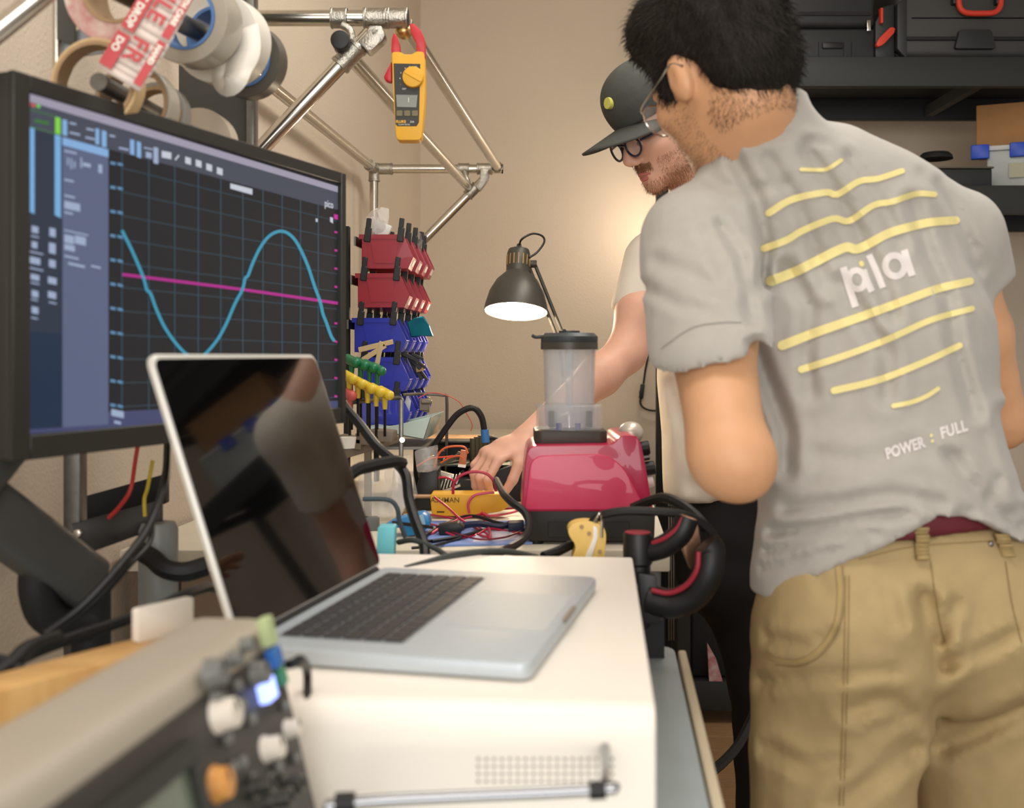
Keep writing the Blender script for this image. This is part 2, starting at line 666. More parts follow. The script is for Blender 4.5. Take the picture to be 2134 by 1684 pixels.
def knob(u, v, r, h, m, nm='knob', label=None):
    p = hit(u, v, sp(0, 0, .004), en)
    r, h = r * .8, h * .7
    b_ = MB().lathe([(0, h), (r * .8, h), (r * .92, h * .92), (r, h * .3), (r * 1.15, 0), (0, 0)], p, en, 20)
    k_ = b_.build(nm, m, scope, label=label)
    MB().box(p + en * (h + .0003) + eu * r * .5, (r * .12, r * .7, .001), axes(e1, eu, en)).build('pointer', M_blackm, k_)
    return k_


def button(u, v, w_, h_, m, nm='button', label=None, t=.004):
    p = hit(u, v, sp(0, 0, .004), en)
    return MB().box(p + en * t / 2, (w_, h_, t), axes(e1, eu, en)).build(nm, m, scope, bevel=.001, segs=1, label=label)


M_lit = mat('scope_lit_button', (150, 165, 235), .4, emit=(150, 170, 255), estr=2.2)
for (u, v, r, h, m) in ((452, 1492, .0125, .02, M_knobw), (552, 1562, .010, .018, M_knobw), (598, 1520, .008, .014, M_knobw), (435, 1405, .011, .016, M_knobg),
                        (530, 1405, .010, .014, M_knobg), (480, 1375, .006, .012, M_knobg), (505, 1345, .006, .012, M_knobg), (445, 1455, .006, .01, M_knobg)):
    knob(u, v, r, h, m)
knob(450, 1635, .0125, .013, mat('scope_knob_orange', (214, 150, 78), .45), label='orange round knob near the bottom')
button(545, 1440, .017, .015, M_lit, label='lit blue-white push button', t=.008)
button(560, 1372, .014, .014, mat('scope_blue', (52, 108, 176), .45), label='blue push button', t=.008)
button(545, 1318, .014, .02, mat('scope_green_tab', (176, 190, 140), .5), label='pale green tab at the top', t=.008)
button(578, 1412, .010, .012, mat('scope_green', (70, 140, 104), .45), label='green push button', t=.006)
for (u, v) in ((490, 1430), (500, 1470), (520, 1500), (590, 1470), (575, 1600), (470, 1540), (500, 1590), (612, 1580), (480, 1600)):
    button(u, v, .009, .007, M_knobg)
for (u, v) in ((520, 1640), (585, 1640), (560, 1668)):
    p = hit(u, v, sp(0, 0, .004), en)
    c_ = MB().lathe([(0, .016), (.006, .016), (.006, .004), (.008, .004), (.008, 0), (0, 0)], p, en, 18).build('connector', M_steel, scope)
    MB().cyl(p + en * .015, p + en * .0165, .004).build('socket', M_blackm, c_)
# legs reach the bench
for a_ in (.03, SL - .03):
    q = sp(a_, SH, -.02)
    MB().cyl((q.x, q.y, CZ), q + eu * .012, .009).build('foot', M_rubber, scope)
    q = sp(a_, SH - .013, -SD + .02)
    MB().cyl((q.x, q.y, CZ), q + eu * .012, .009).build('foot', M_rubber, scope)
# lead plugged at the far edge of the panel
cable('probe_lead', [hit(600, 1385, sp(0, 0, .008), en), at(612, 1382, .79), at(628, 1375, .80), at(640, 1400, .86), at(640, 1480, .84)], .0035, M_rubber,
      'short dark grey lead curving from the oscilloscope panel beside the laptop corner')

# plywood and paper label behind the oscilloscope
M_ply = mat('plywood', (214, 172, 112), 0.55, col2=(198, 152, 92), vscale=9, stretch=(1, 9, 1))
wz = 1.0
q = [onz(-90, 1462, wz), onz(388, 1336, wz), onz(372, 1306, wz), onz(-110, 1428, wz)]
MB().prism([(p.x, p.y, CZ) for p in q], (0, 0, wz - CZ)).build('plywood_box', M_ply, bevel=.003, label='pale plywood box behind the oscilloscope', cat='box')
q0, q1 = onz(286, 1342, wz), onz(404, 1312, wz)
hh = Vector((0, 0, .030))
lt = (q1 - q0)
ln = Vector((-lt.y, lt.x, 0)).normalized()
pc = MB().prism([q0 + lt * x + Vector((0, 0, 1)) * y for x, y in [(p[0], p[1] * .030) for p in round_poly([(0, 0), (1, 0), (1, 1), (0, 1)], .08)]], ln * .008)
pc.build('label_card', mat('label_white', (238, 230, 218), .6), bevel=.001, label='white block with faint print standing behind the laptop lid', cat='card')
# ------------------------------------------------------------------ monitor
M_bez = mat('monitor_bezel', (42, 40, 36), 0.5)
ML, MR = Vector((-.476, 1.081, 0)), Vector((-.261, 1.658, 0))
me1 = (MR - ML).normalized()
mn = Vector((me1.y, -me1.x, 0))              # out of the screen
ztop, zbot = CAMZ + .257, CAMZ - .0785
mon = thing('monitor', (ML + MR) / 2 + Vector((0, 0, zbot - .02)), 'large dark-framed monitor showing a blue sine wave on an oscilloscope program', 'monitor')
MWD = (MR - ML).length


def mp(s, z, c=0.0):
    return ML + me1 * s + mn * c + Vector((0, 0, z))


def mslab(s0, s1, z0, z1, c0, c1):
    return MB().prism([mp(s0, z0, c0), mp(s1, z0, c0), mp(s1, z1, c0), mp(s0, z1, c0)], mn * (c1 - c0))


bs, bt = .013, .018
mslab(-.022, MWD + .014, zbot - .024, ztop + .017, -.045, -.001).build('housing', M_bez, mon, bevel=.004)
fr_ = MB()
for (s0, s1, z0, z1) in ((-.022, 0, zbot - .024, ztop + .017), (MWD, MWD + .014, zbot - .024, ztop + .017), (0, MWD, ztop, ztop + .017), (0, MWD, zbot - .024, zbot)):
    fr_.prism([mp(s0, z0, -.002), mp(s1, z0, -.002), mp(s1, z1, -.002), mp(s0, z1, -.002)], mn * .008)
fr_.build('bezel', M_bez, mon, bevel=.0012, segs=1)
mslab(.1, MWD - .1, zbot + .05, ztop - .05, -.075, -.045).build('rear_cover', M_bez, mon, bevel=.01)
SCR = screen_mat('plot', (36, 36, 38))
scr = mslab(0, MWD, zbot, ztop, -.002, .0).build('screen', SCR, mon)
LAY = {}


def scr_pt(u, v, lift):
    return hit(u, v, ML + mn * lift, mn)


def patch(name, col, quads, lift=.0004, st=1.0, label=None):
    b = MB()
    for q in quads:
        b.quad([scr_pt(u, v, lift) for u, v in q])
    return b.build(name, screen_mat(name, col, st), scr, label=label, kind='stuff' if len(quads) > 1 else None)



def top_y(u):       # top / bottom screen edges in the photo
    return 190 + (u - 55) * (388 - 190) / 650.0


def bot_y(u):
    return 906 + (u - 57) * (861 - 906) / 648.0


def bar(u0, u1, f0, f1):
    """patch between screen-height fractions"""
    g = lambda u, f: top_y(u) + (bot_y(u) - top_y(u)) * f
    return [(u0, g(u0, f0)), (u1, g(u1, f0)), (u1, g(u1, f1)), (u0, g(u0, f1))]


patch('title_bar', (158, 152, 170), [bar(56, 704, .002, .028)], .0003)
patch('tool_bar', (72, 76, 88), [bar(56, 704, .028, .062), bar(56, 704, .062, .105)], .0003)
patch('side_panel', (92, 100, 128), [bar(130, 226, .105, .985)], .00035)
patch('channel_list', (48, 56, 70), [bar(56, 129, .105, .70)], .00035)
patch('channel_list_low', (36, 50, 72), [bar(56, 129, .70, .985)], .00035)
patch('status_bar', (70, 74, 108), [bar(226, 704, .945, .985), bar(56, 704, .985, .998)], .00035)
patch('list_stripe', (120, 170, 216), [[(58, 262), (72, 266), (72, 446), (58, 440)], [(114, 280), (127, 284), (127, 455), (114, 448)]], .0006)
patch('panel_header', (132, 172, 216), [[(130, 286), (226, 312), (226, 328), (130, 302)], [(130, 248), (140, 251), (140, 284), (130, 281)],
                                         [(199, 267), (207, 269), (207, 302), (199, 300)], [(212, 271), (222, 274), (222, 308), (212, 305)],
                                         [(271, 290), (280, 292), (280, 324), (271, 321)], [(285, 294), (294, 297), (294, 330), (285, 327)]], .0006)
patch('green_tab', (128, 208, 70), [[(115, 243), (126, 246), (126, 281), (115, 278)]], .0007)
patch('green_outline', (60, 120, 50), [[(58, 226), (114, 241), (114, 243), (58, 228)], [(58, 262), (114, 277), (114, 279), (58, 264)], [(72, 248), (102, 254), (102, 260), (72, 254)]], .0007)
patch('window_button', (222, 90, 84), [[(58, 212), (64, 214), (64, 221), (58, 219)]], .0008)
patch('window_button', (222, 90, 84), [[(67, 215), (73, 217), (73, 224), (67, 222)]], .0008)
patch('window_button_green', (110, 196, 80), [[(76, 217), (84, 219), (84, 226), (76, 224)]], .0008)
lt_ = []
for (u, v, w_, h_) in ((134, 312, 26, 4), (134, 372, 20, 4), (134, 405, 22, 4), (134, 418, 33, 16), (134, 440, 18, 4), (134, 478, 50, 3), (134, 488, 20, 17), (156, 490, 23, 17), (134, 508, 22, 12),
                       (134, 531, 30, 4), (142, 546, 35, 5), (190, 552, 20, 4), (66, 470, 14, 14), (103, 474, 13, 18), (66, 502, 12, 14), (102, 505, 14, 22), (62, 534, 22, 14), (102, 540, 14, 16),
                       (64, 570, 18, 12), (100, 576, 18, 14), (66, 604, 14, 14), (100, 606, 17, 14), (66, 638, 14, 14), (65, 490, 16, 3), (60, 522, 30, 3), (60, 556, 30, 3), (64, 587, 18, 3), (65, 622, 14, 3), (65, 660, 14, 3), (102, 628, 16, 3),
                       (145, 254, 14, 4), (145, 274, 22, 4), (180, 266, 16, 4), (178, 284, 20, 4), (228, 280, 12, 4), (248, 306, 20, 4), (300, 306, 18, 3), (304, 316, 12, 12), (320, 306, 10, 34),
                       (140, 328, 3, 16), (147, 330, 3, 22), (154, 336, 3, 14), (168, 328, 3, 22), (173, 338, 16, 8), (205, 342, 8, 18), (232, 852, 26, 14), (238, 876, 14, 6)):
    s = .28
    lt_.append([(u, v), (u + w_, v + w_ * s * .8), (u + w_, v + w_ * s * .8 + h_), (u, v + h_)])
patch('panel_text', (164, 178, 206), lt_, .0008, .9)
ic = []
for (u, v) in ((337, 314), (386, 326), (408, 332), (430, 340), (452, 348)):
    ic.append([(u, v), (u + (20 if u == 337 else 12), v + 4), (u + (20 if u == 337 else 12), v + 18), (u, v + 14)])
ic += [[(364, 332), (372, 322), (374, 325), (366, 335)], [(480, 382), (526, 394), (526, 406), (480, 393)], [(688, 452), (694, 454), (694, 466), (688, 462)], [(658, 455), (662, 456), (662, 463), (658, 462)]]
patch('tool_icons', (196, 200, 210), ic, .0008)
tx = []
for k in range(11):
    f = .155 + .0775 * k
    g = top_y(230) + (bot_y(230) - top_y(230)) * f - 6
    tx += [[(230, g - 2), (241, g), (241, g + 6), (230, g + 4)], [(245, g), (256, g + 3), (256, g + 8), (245, g + 6)]]
patch('axis_numbers', (96, 140, 176), tx, .0008)
patch('axis_labels_pink', (196, 50, 150), [[(696, 446), (704, 448), (704, 458), (696, 456)]] + [[(697, top_y(700) + (bot_y(700) - top_y(700)) * f), (703, top_y(700) + (bot_y(700) - top_y(700)) * f + 1), (703, top_y(700) + (bot_y(700) - top_y(700)) * f + 5), (697, top_y(700) + (bot_y(700) - top_y(700)) * f + 4)] for f in (.2, .28, .36, .44, .6, .68, .76, .84, .92)], .0008)
gl = []
for k in range(11):
    f = .155 + .0775 * k
    gl.append(bar(254, 702, f - .0011, f + .0011))
for u in (254, 310, 364, 413, 460, 506, 548, 588, 626, 663):
    gl.append(bar(u - .9, u + .9, .105, .945))
patch('grid_lines', (58, 84, 98), gl, .0005, 1.0)


def trace(name, pts, wpx, col, lift, label, sm=4):
    P = spline([Vector((u, v, 0)) for u, v in pts], sm)
    b = MB()
    prev = None
    for i, p in enumerate(P):
        t = (P[min(i + 1, len(P) - 1)] - P[max(i - 1, 0)]).normalized()
        n = Vector((-t.y, t.x, 0)) * wpx / 2
        r_ = (b.bm.verts.new(scr_pt(p.x - n.x, p.y - n.y, lift)), b.bm.verts.new(scr_pt(p.x + n.x, p.y + n.y, lift)))
        if prev:
            b.bm.faces.new((prev[0], prev[1], r_[1], r_[0]))
        prev = r_
    return b.build(name, screen_mat(name, col, 1.0), scr, label=label)


trace('pink_trace', [(255, 572), (400, 590), (510, 604), (704, 632)], 6, (176, 44, 138), .0009, 'straight magenta line across the plot', 2)
trace('blue_trace', [(254, 480), (275, 522), (298, 576), (306, 604), (314, 612), (326, 645), (345, 685), (372, 722), (395, 742), (418, 745), (448, 715), (470, 678), (490, 632), (505, 604), (511, 580), (517, 574),
                     (526, 550), (540, 520), (556, 497), (572, 485), (588, 482), (604, 489), (620, 508), (640, 550), (655, 595), (667, 628), (673, 654), (680, 672), (690, 700), (697, 711)], 6.5, (64, 148, 176), .0011,
      'light blue sine wave on the plot')

text_plane('screen_logo', 'pico', .015, scr_pt(676, 430, .0008), me1, Vector((0, 0, 1)), screen_mat('logo', (196, 200, 210)), scr, .0003)
# arm that carries the monitor
M_arm = mat('arm_grey', (70, 70, 68), 0.5, var=.05)
arm = thing('display_stand', at(215, 1330, 1.30), 'dark grey jointed monitor arm on a black post left of the laptop lid', 'monitor arm')
pa, pb = at(-60, 1040, 1.12), at(205, 1235, 1.27)
ax_ = (pb - pa).normalized()
sd_ = Vector((0, 0, 1)).cross(ax_).normalized()
upv = ax_.cross(sd_)
MB().prism([pa - ax_ * .02 + sd_ * x + upv * y for x, y in rounded(.045, .062, .012)], (pb - pa)).build('lower_arm', M_arm, arm, bevel=.003)
pj = at(190, 1290, 1.27)
MB().cyl((pj.x, pj.y, CZ + .03), (pj.x, pj.y, pj.z + .05), .022, seg=20).build('post', M_blackm, arm)
MB().cyl((pj.x, pj.y, CZ), (pj.x, pj.y, CZ + .03), .05, seg=24).build('base', M_blackm, arm)
hk = [at(80, 1180, 1.2), at(78, 1230, 1.2), at(92, 1275, 1.21), at(130, 1300, 1.23), at(180, 1302, 1.26)]
MB().tube(hk, .020, 12, 4).build('elbow_guard', M_blackm, arm)
mc = (ML + MR) / 2 + Vector((0, 0, CAMZ + .06)) - mn * .075
MB().prism([mc + me1 * x + Vector((0, 0, y)) - mn * .0 for x, y in rounded(.1, .1, .01)], -mn * .012).build('mount_plate', M_arm, arm, bevel=.001)
MB().tube([mc - mn * .01, mc - mn * .05, at(20, 1010, 1.1) - mn * .03, pa], .016, 12, 4).build('upper_arm', M_arm, arm)

# steel upright with a bolted plate behind the arm
up = thing('steel_upright', Vector((at(157, 0, 1.44).x, 1.44, CZ)), 'grey steel upright with a bolted cross plate behind the monitor', 'upright')
x0 = at(157, 1000, 1.44)
MB().box((x0.x, x0.y, CZ + .3), (.022, .026, .6)).build('post', M_steel, up, bevel=.002)
q = [at(148, 1092, 1.42), at(338, 1042, 1.50), at(338, 1098, 1.50), at(165, 1160, 1.42)]
plt = MB().prism(q, (0, .005, 0)).build('cross_plate', mat('plate_steel', (92, 92, 92), .35, .85), up, bevel=.001)
for (u, v) in ((162, 1111), (164, 1137)):
    p = at(u, v, 1.42)
    MB().lathe([(0, -.006), (.005, -.005), (.0065, -.002), (.0065, .002), (0, .002)], p, (0, 1, 0), 12).build('bolt', M_chrome, plt)
cable('red_wire', [at(292, 900, 1.43), at(282, 960, 1.43), at(272, 1020, 1.42), at(250, 1055, 1.42), at(226, 1080, 1.42)], .0028, mat('red_wire', (190, 50, 44), .45), 'red wire hanging behind the laptop lid left of the yellow wire')
cable('yellow_wire', [at(318, 960, 1.45), at(308, 1015, 1.44), at(301, 1040, 1.43), at(302, 1076, 1.43)], .0026, mat('yellow_wire', (206, 180, 60), .45), 'short yellow wire hanging behind the laptop lid')
# dark shelf edge and canister seen between arm and lid
MB().prism([at(172, 1036, 1.58), at(345, 988, 1.66), at(345, 1050, 1.66), at(172, 1092, 1.58)], (0, .02, 0)).build('dark_rail', M_blackm, bevel=.002, label='flat black rail behind the steel cross plate', cat='rail')
cp = at(330, 1330, 1.49)
cb = MB().lathe([(0, 0), (.026, 0), (.026, .165), (.022, .174), (0, .174)], (cp.x, cp.y, CZ), seg=24)
cb.build('canister', mat('canister_grey', (150, 154, 152), .4), label='pale grey cylindrical canister behind the laptop lid', cat='canister')
gp = [at(288, 1146, 1.43), at(320, 1165, 1.42), at(345, 1186, 1.41), at(385, 1192, 1.41), at(430, 1180, 1.42)]
cable('black_hose', gp, .013, M_rubber, 'thick black hose end bending behind the laptop lid', 'hose')
# black cables at the arm foot
for pts, r, lb in (
        ([at(350, 900, 1.42), at(345, 1000, 1.32), at(322, 1070, 1.25), at(300, 1115, 1.22), at(262, 1165, 1.18), at(215, 1220, 1.15), at(160, 1275, 1.12), at(95, 1322, 1.1)], .0048, 'black cable running down past the monitor arm joint'),
        ([at(348, 960, 1.40), at(330, 1040, 1.3), at(318, 1080, 1.26), at(312, 1130, 1.24), at(270, 1178, 1.2), at(220, 1235, 1.17), at(170, 1280, 1.14)], .003, 'thin black cable beside the thicker one at the monitor arm'),
        ([at(520, 1260, 1.47), at(450, 1225, 1.3), at(395, 1235, 1.2), at(330, 1265, 1.15), at(240, 1300, 1.1), at(150, 1330, 1.05), at(60, 1365, 1.0), at(-20, 1410, .95)], .006, 'long black cable running left below the monitor arm post'),
        ([at(120, 1330, 1.02), at(60, 1352, .98), at(20, 1390, .95), at(-30, 1420, .93)], .008, 'thick black cable at the left edge below the arm'),
        ([at(100, 1400, .96), at(50, 1405, .95), at(10, 1380, .95), at(-40, 1375, .94)], .006, 'short looping black cable in the left corner')):
    cable('black_cable', pts, r, M_rubber, lb)

# ------------------------------------------------------------------ tape rolls and their holder, upper left
M_board = mat('dark_panel', (64, 63, 58), 0.6, var=.05)
pnl = thing('tape_dispenser', at(440, 330, 1.72), 'tall dark metal panel holding the tape rolls behind the monitor', 'panel')
pw = at(525, 0, 1.72)
MB().box((at(445, 0, 1.72).x, 1.74, 1.70), (.118, .012, .84)).build('sheet', M_board, pnl, bevel=.002)
MB().box((pw.x - .003, 1.735, 1.70), (.012, .03, .84)).build('edge_channel', M_steel, pnl, bevel=.001)
MB().cyl(at(119, -60, 1.28), (at(119, 0, 1.28).x, 1.28, 1.30), .005).build('side_rod', M_chrome, pnl)
br = [at(u, v, 1.29) for u, v in ((120, 60), (150, 70), (205, 35), (215, 110), (160, 118), (140, 165), (120, 165))]
MB().prism([p for p in br], (0, .004, 0)).build('side_bracket', mat('bracket_bluegrey', (166, 174, 178), .5), pnl)
MB().prism([at(118, -30, 1.275), at(156, -30, 1.275), at(156, 93, 1.275), at(118, 82, 1.275)], (0, .004, 0)).build('dark_bracket', M_board, pnl)
TA, TB = at(262, -12, 1.22), at(528, 126, 1.58)
tz = (TB - TA).normalized()
MB().cyl(TA - tz * .1, TB + tz * .06, .012).build('spindle', M_steel, pnl)
MB().cyl(at(205, 170, 1.2), at(520, 345, 1.7), .010).build('spindle', M_steel, pnl)


def roll(c, ax, rin, rout, wd_, m_out, m_core, label, group=None):
    r0 = thing('tape_roll', c - Vector((0, 0, rout)), label, 'tape roll', group)
    MB().lathe([(rin + .004, -wd_ / 2), (rout, -wd_ / 2), (rout, wd_ / 2), (rin + .004, wd_ / 2)], c, ax, 40, closed=True).build('tape', m_out, r0, bevel=.0008, segs=1)
    MB().lathe([(rin, -wd_ / 2 - .001), (rin + .004, -wd_ / 2 - .001), (rin + .004, wd_ / 2 + .001), (rin, wd_ / 2 + .001)], c, ax, 40, closed=True).build('core', m_core, r0)
    return r0


M_cardc = mat('cardboard_core', (170, 140, 104), .8)
M_tapew = mat('white_tape', (226, 220, 208), .4)
M_tapec = mat('clear_tape', (176, 168, 154), .25, coat=.4)
M_tapem = mat('masking_tape', (208, 178, 132), .6)
M_tapek = mat('black_tape', (88, 84, 76), .35)
M_tr = mat('red_print', (188, 74, 78), .45)
M_bluec = mat('blue_core', (92, 134, 190), .4)
rf = roll(at(262, -16, 1.24), tz, .036, .062, .05, mat('red_white_roll', (186, 120, 116), .45, col2=(214, 196, 184), vscale=70), M_cardc, 'red and white printed warning tape roll at the top left')
roll(at(402, 45, 1.40), tz, .036, .057, .048, M_tapec, M_bluec, 'clear tape roll with a blue core in the middle of the holder')
rw = roll(at(464, 85, 1.485), tz, .036, .060, .048, M_tapew, M_bluec, 'white tape roll with a torn curled end beside the black roll')
roll(at(518, 128, 1.57), tz, .034, .053, .03, M_tapek, M_bluec, 'dark grey tape roll at the far end of the holder')
# torn white tape end
tn = MB()
cpt = at(464, 85, 1.485)
xs = tz.orthogonal().normalized()
side = Vector((tz.y, -tz.x, 0)).normalized()
cur = [at(505, 60, 1.44), at(512, 105, 1.43), at(500, 140, 1.42), at(490, 165, 1.41), at(474, 178, 1.41), at(460, 165, 1.42), at(462, 146, 1.425), at(478, 138, 1.43), at(490, 142, 1.43)]
tn.ribbon(spline(cur, 4), [.046 - .034 * (i / 32.0) for i in range(33)], -tz)
tn_o = tn.build('torn_end', M_tapew, rw)
tn_o.data.transform(Matrix())
sm_ = tn_o.modifiers.new('thickness', 'SOLIDIFY'); sm_.thickness = .0006
# hanging printed strip of the warning tape
a0, a1, a2 = at(352, -12, 1.19), at(300, 85, 1.18), at(246, 165, 1.17)
sv = Vector((.85, .0, -.50)).normalized()
SWD = .052
st = MB()
rows_ = []
cl = spline([a0 + (a0 - a1) * .3, a0, a1, a2], 6)
for p in cl:
    rows_.append((p - sv * SWD / 2, p + sv * SWD / 2))
for (x, y), (z, w_) in zip(rows_[:-1], rows_[1:]):
    st.quad([x, y, w_, z])
strip = st.build('hanging_strip', mat('strip_white', (212, 196, 186), .5), rf)
md = strip.modifiers.new('thickness', 'SOLIDIFY'); md.thickness = .0005; md.offset = 1
tdir = (a2 - a0).normalized()
nst = tdir.cross(sv).normalized()
if nst.dot(EYE - a1) < 0:
    nst = -nst


def strip_pt(x, y):        # x across 0..1, y metres along from a0
    L_ = (a2 - a0).length
    return a0 + (a2 - a0) * (y / L_) + sv * (x - .5) * SWD + nst * .0025


rb = MB()
for (x0_, x1_, y0_, y1_) in ((.0, .30, -.02, .058), (.0, .30, .063, .105), (.82, 1, -.02, .045), (.82, 1, .05, .105)):
    rb.quad([strip_pt(x0_, y0_), strip_pt(x1_, y0_), strip_pt(x1_, y1_), strip_pt(x0_, y1_)])
rb.build('red_band', M_tr, rf)


def strip_text(s_, size, x, y, m):
    V, Fc = text_tris(s_, size, .0006, 1.05)
    b = MB()
    vv = [b.bm.verts.new(strip_pt(x + b_ / SWD, y + a_) + nst * .0006) for a_, b_ in V]
    for f in Fc:
        b.bm.faces.new([vv[i] for i in f])
    b.build('print', m, rf)


strip_text('FRAGILE', .027, .36, -.068, M_tr)
strip_text('FR', .027, .36, .058, M_tr)
strip_text('NOT DROP', .011, .07, -.004, M_tapew)
strip_text('DO', .011, .07, .068, M_tapew)
strip_text('WITH CARE', .008, .86, -.016, M_tapew)
strip_text('HAND', .008, .86, .055, M_tapew)
# rolls on the lower spindle, half hidden by the monitor
s2 = (at(520, 345, 1.7) - at(205, 170, 1.2)).normalized()
for (u, v, d, ri, ro, w_, m, lb) in ((205, 178, 1.22, .042, .050, .022, M_tapem, 'tan masking tape roll standing behind the monitor corner'),
                                     (285, 222, 1.32, .040, .048, .03, M_tapec, 'clear brown tape roll behind the monitor top edge'),
                                     (330, 240, 1.40, .030, .040, .02, mat('grey_tape', (150, 146, 138), .4), 'grey tape roll between two other rolls behind the monitor'),
                                     (420, 302, 1.52, .001, .048, .03, mat('pale_tape', (196, 182, 162), .5), 'pale solid tape roll behind the monitor middle')):
    roll(at(u, v, d), s2, ri, ro, w_, m, M_cardc, lb)

# ------------------------------------------------------------------ pipe frame
frm = thing('pipe_frame', at(780, 944, 3.5), 'chrome pipe frame with cast joints fixed along the left wall', 'pipe frame')
PR = .0142


def pipe(a_, b_, r=PR):
    return MB().cyl(a_, b_, r, seg=20).build('pipe', M_chrome, frm)


nA0, nA1 = at(380, 38, 1.97), at(848, 38, 1.97)
pipe(nA0, nA1)
brc0, brc1 = at(772, 70, 1.955), at(430, 430, 1.955)
pipe(brc0, brc1)
fL, fR = at(780, 352, 3.52), at(1046, 352, 3.52)
pipe(fL, fR)
pC0 = at(440, 78, 2.08)
pipe(pC0, fL)
pD0, pD1 = at(712, 98, 1.99), at(974, 388, 3.48)
pipe(pD0, pD1)
pE0, pE1 = at(846, 52, 2.0), at(1036, 348, 3.49)
pipe(pE0, pE1)
pipe(fL, (fL.x, fL.y, BZ))
fb0 = at(1012, 370, 3.5)
pipe(fb0, at(795, 590, 3.5))
pipe(at(-110, 150, 1.04), at(150, -60, 1.06), .0105)
M_cap = mat('black_cap', (26, 26, 26), .5)
MB().cyl(nA1 - Vector((.001, 0, 0)), nA1 + Vector((.003, 0, 0)), PR + .0008, seg=20).build('end_cap', M_cap, frm)
MB().cyl(fR - Vector((.001, 0, 0)), fR + Vector((.004, 0, 0)), PR + .0008, seg=20).build('end_cap', M_cap, frm)


def joint(p, d, L_=.035, r=.0178):
    d = Vector(d).normalized()
    j = MB()
    j.cyl(p - d * L_ / 2, p + d * L_ / 2, r, seg=18)
    j.cyl(p - d * L_ * .5, p - d * L_ * .36, r + .0012, seg=18)
    j.cyl(p + d * L_ * .36, p + d * L_ * .5, r + .0012, seg=18)
    return j.build('joint', M_cast, frm, bevel=.0012, segs=1)


X_ = Vector((1, 0, 0))
bd = (brc1 - brc0).normalized()
for u, L_ in ((707, .03), (782, .042), (828, .038)):
    joint(at(u, 38, 1.97), X_, L_)
jt = MB()
jt.prism([at(u, v, 1.938) for u, v in ((768, 52), (795, 52), (803, 72), (800, 82), (768, 110), (744, 86), (762, 68))], (0, .034, 0))
jt.build('clevis', M_cast, frm, bevel=.004)
MB().cyl(at(781, 64, 1.936), at(781, 64, 1.94) - Vector((0, .004, 0)), .006).build('bolt', M_chrome, frm)
joint(brc0 + bd * .055, bd, .05, .0182)
kn = at(710, 86, 1.93)
MB().cyl(kn - Vector((0, .012, 0)), kn + Vector((0, .02, 0)), .0165, seg=24).build('clamp_knob', M_cap, frm, bevel=.002)
MB().tube([at(712, 52, 1.95), at(728, 62, 1.95), at(733, 82, 1.95), at(724, 104, 1.95)], .007, 10, 3).build('clamp_hook', M_cast, frm)
MB().ell(at(842, 66, 1.985), (.016, .016, .014)).build('elbow', mat('brass_joint', (190, 160, 105), .35, 1.0), frm)
for p, d, L_ in ((at(802, 352, 3.52), X_, .05), (at(966, 352, 3.52), X_, .035), (at(1010, 352, 3.52), X_, .05), (at(780, 362, 3.52), (0, 0, 1), .05)):
    joint(p, d, L_)
fbd = (at(795, 590, 3.5) - fb0).normalized()
jt = MB()
jt.prism([at(u, v, 3.475) for u, v in ((1001, 350), (1018, 352), (1020, 372), (1000, 398), (990, 388), (1000, 372))], (0, .034, 0))
jt.build('clevis', M_cast, frm, bevel=.003)
joint(fb0 + fbd * .06, fbd, .045)
MB().tube([at(967, 358, 3.49), at(972, 372, 3.48), at(976, 384, 3.48), at(968, 392, 3.48)], .008, 10, 3).build('clamp_hook', M_cast, frm)
MB().ell(pE1, (.018, .018, .018)).build('elbow', M_cast, frm)
joint(pC0 + (fL - pC0) * .97, fL - pC0, .06)

# ------------------------------------------------------------------ clamp meter hanging from the frame
M_yel = mat('meter_yellow', (222, 165, 38), .5)
M_red = mat('meter_red', (190, 34, 42), .4)
M_dark = mat('meter_face', (44, 42, 38), .5)
MD = 1.935
cm = thing('clamp_meter', at(852, 292, MD), 'yellow clamp meter with red jaws hanging from the chrome pipe', 'clamp meter')


def mpx(pts, d0, d1):
    return MB().prism([at(u, v, d0) for u, v in pts], (0, d1 - d0, 0))


bod = round_poly([(816, 108), (834, 108), (843, 113), (858, 113), (868, 107), (884, 108), (886, 200), (878, 292), (826, 292), (821, 230)], [6, 3, 3, 3, 3, 6, 30, 9, 9, 30], 3)
mpx(bod, MD, MD + .032).build('body', M_yel, cm, bevel=.004, segs=3)
mpx([(820, 132), (876, 133), (873, 255), (868, 263), (828, 263), (824, 258)], MD - .0006, MD + .002).build('face', M_dark, cm, bevel=.0005, segs=1)
jaw1 = [(815, 110), (816, 84), (820, 68), (826, 72), (832, 88), (834, 110)]
jaw2 = [(852, 50), (862, 48), (878, 64), (886, 84), (886, 122), (869, 112), (868, 100), (867, 88), (858, 72)]
mpx(round_poly(jaw1, 5, 3), MD + .006, MD + .026).build('jaw', M_red, cm, bevel=.003)
mpx(round_poly(jaw2, 6, 3), MD + .006, MD + .026).build('jaw', M_red, cm, bevel=.003)
mpx([(816, 126), (799, 160), (803, 168), (816, 172)], MD + .006, MD + .022).build('trigger', M_red, cm, bevel=.003)
dc = at(861, 162, MD)
dl = MB().cyl(dc, dc - Vector((0, .009, 0)), .0192, .018, seg=32).build('dial', M_yel, cm, bevel=.0015)
MB().box(dc - Vector((0, .0096, 0)), (.004, .002, .033), Matrix.Rotation(math.radians(-60), 3, 'Y')).build('grip_ridge', M_yel, dl, bevel=.0006, segs=1)
mpx([(825, 197), (870, 198), (868, 224), (827, 223)], MD - .0014, MD + .001).build('display', mat('lcd_grey', (128, 130, 122), .25), cm, bevel=.0004, segs=1)
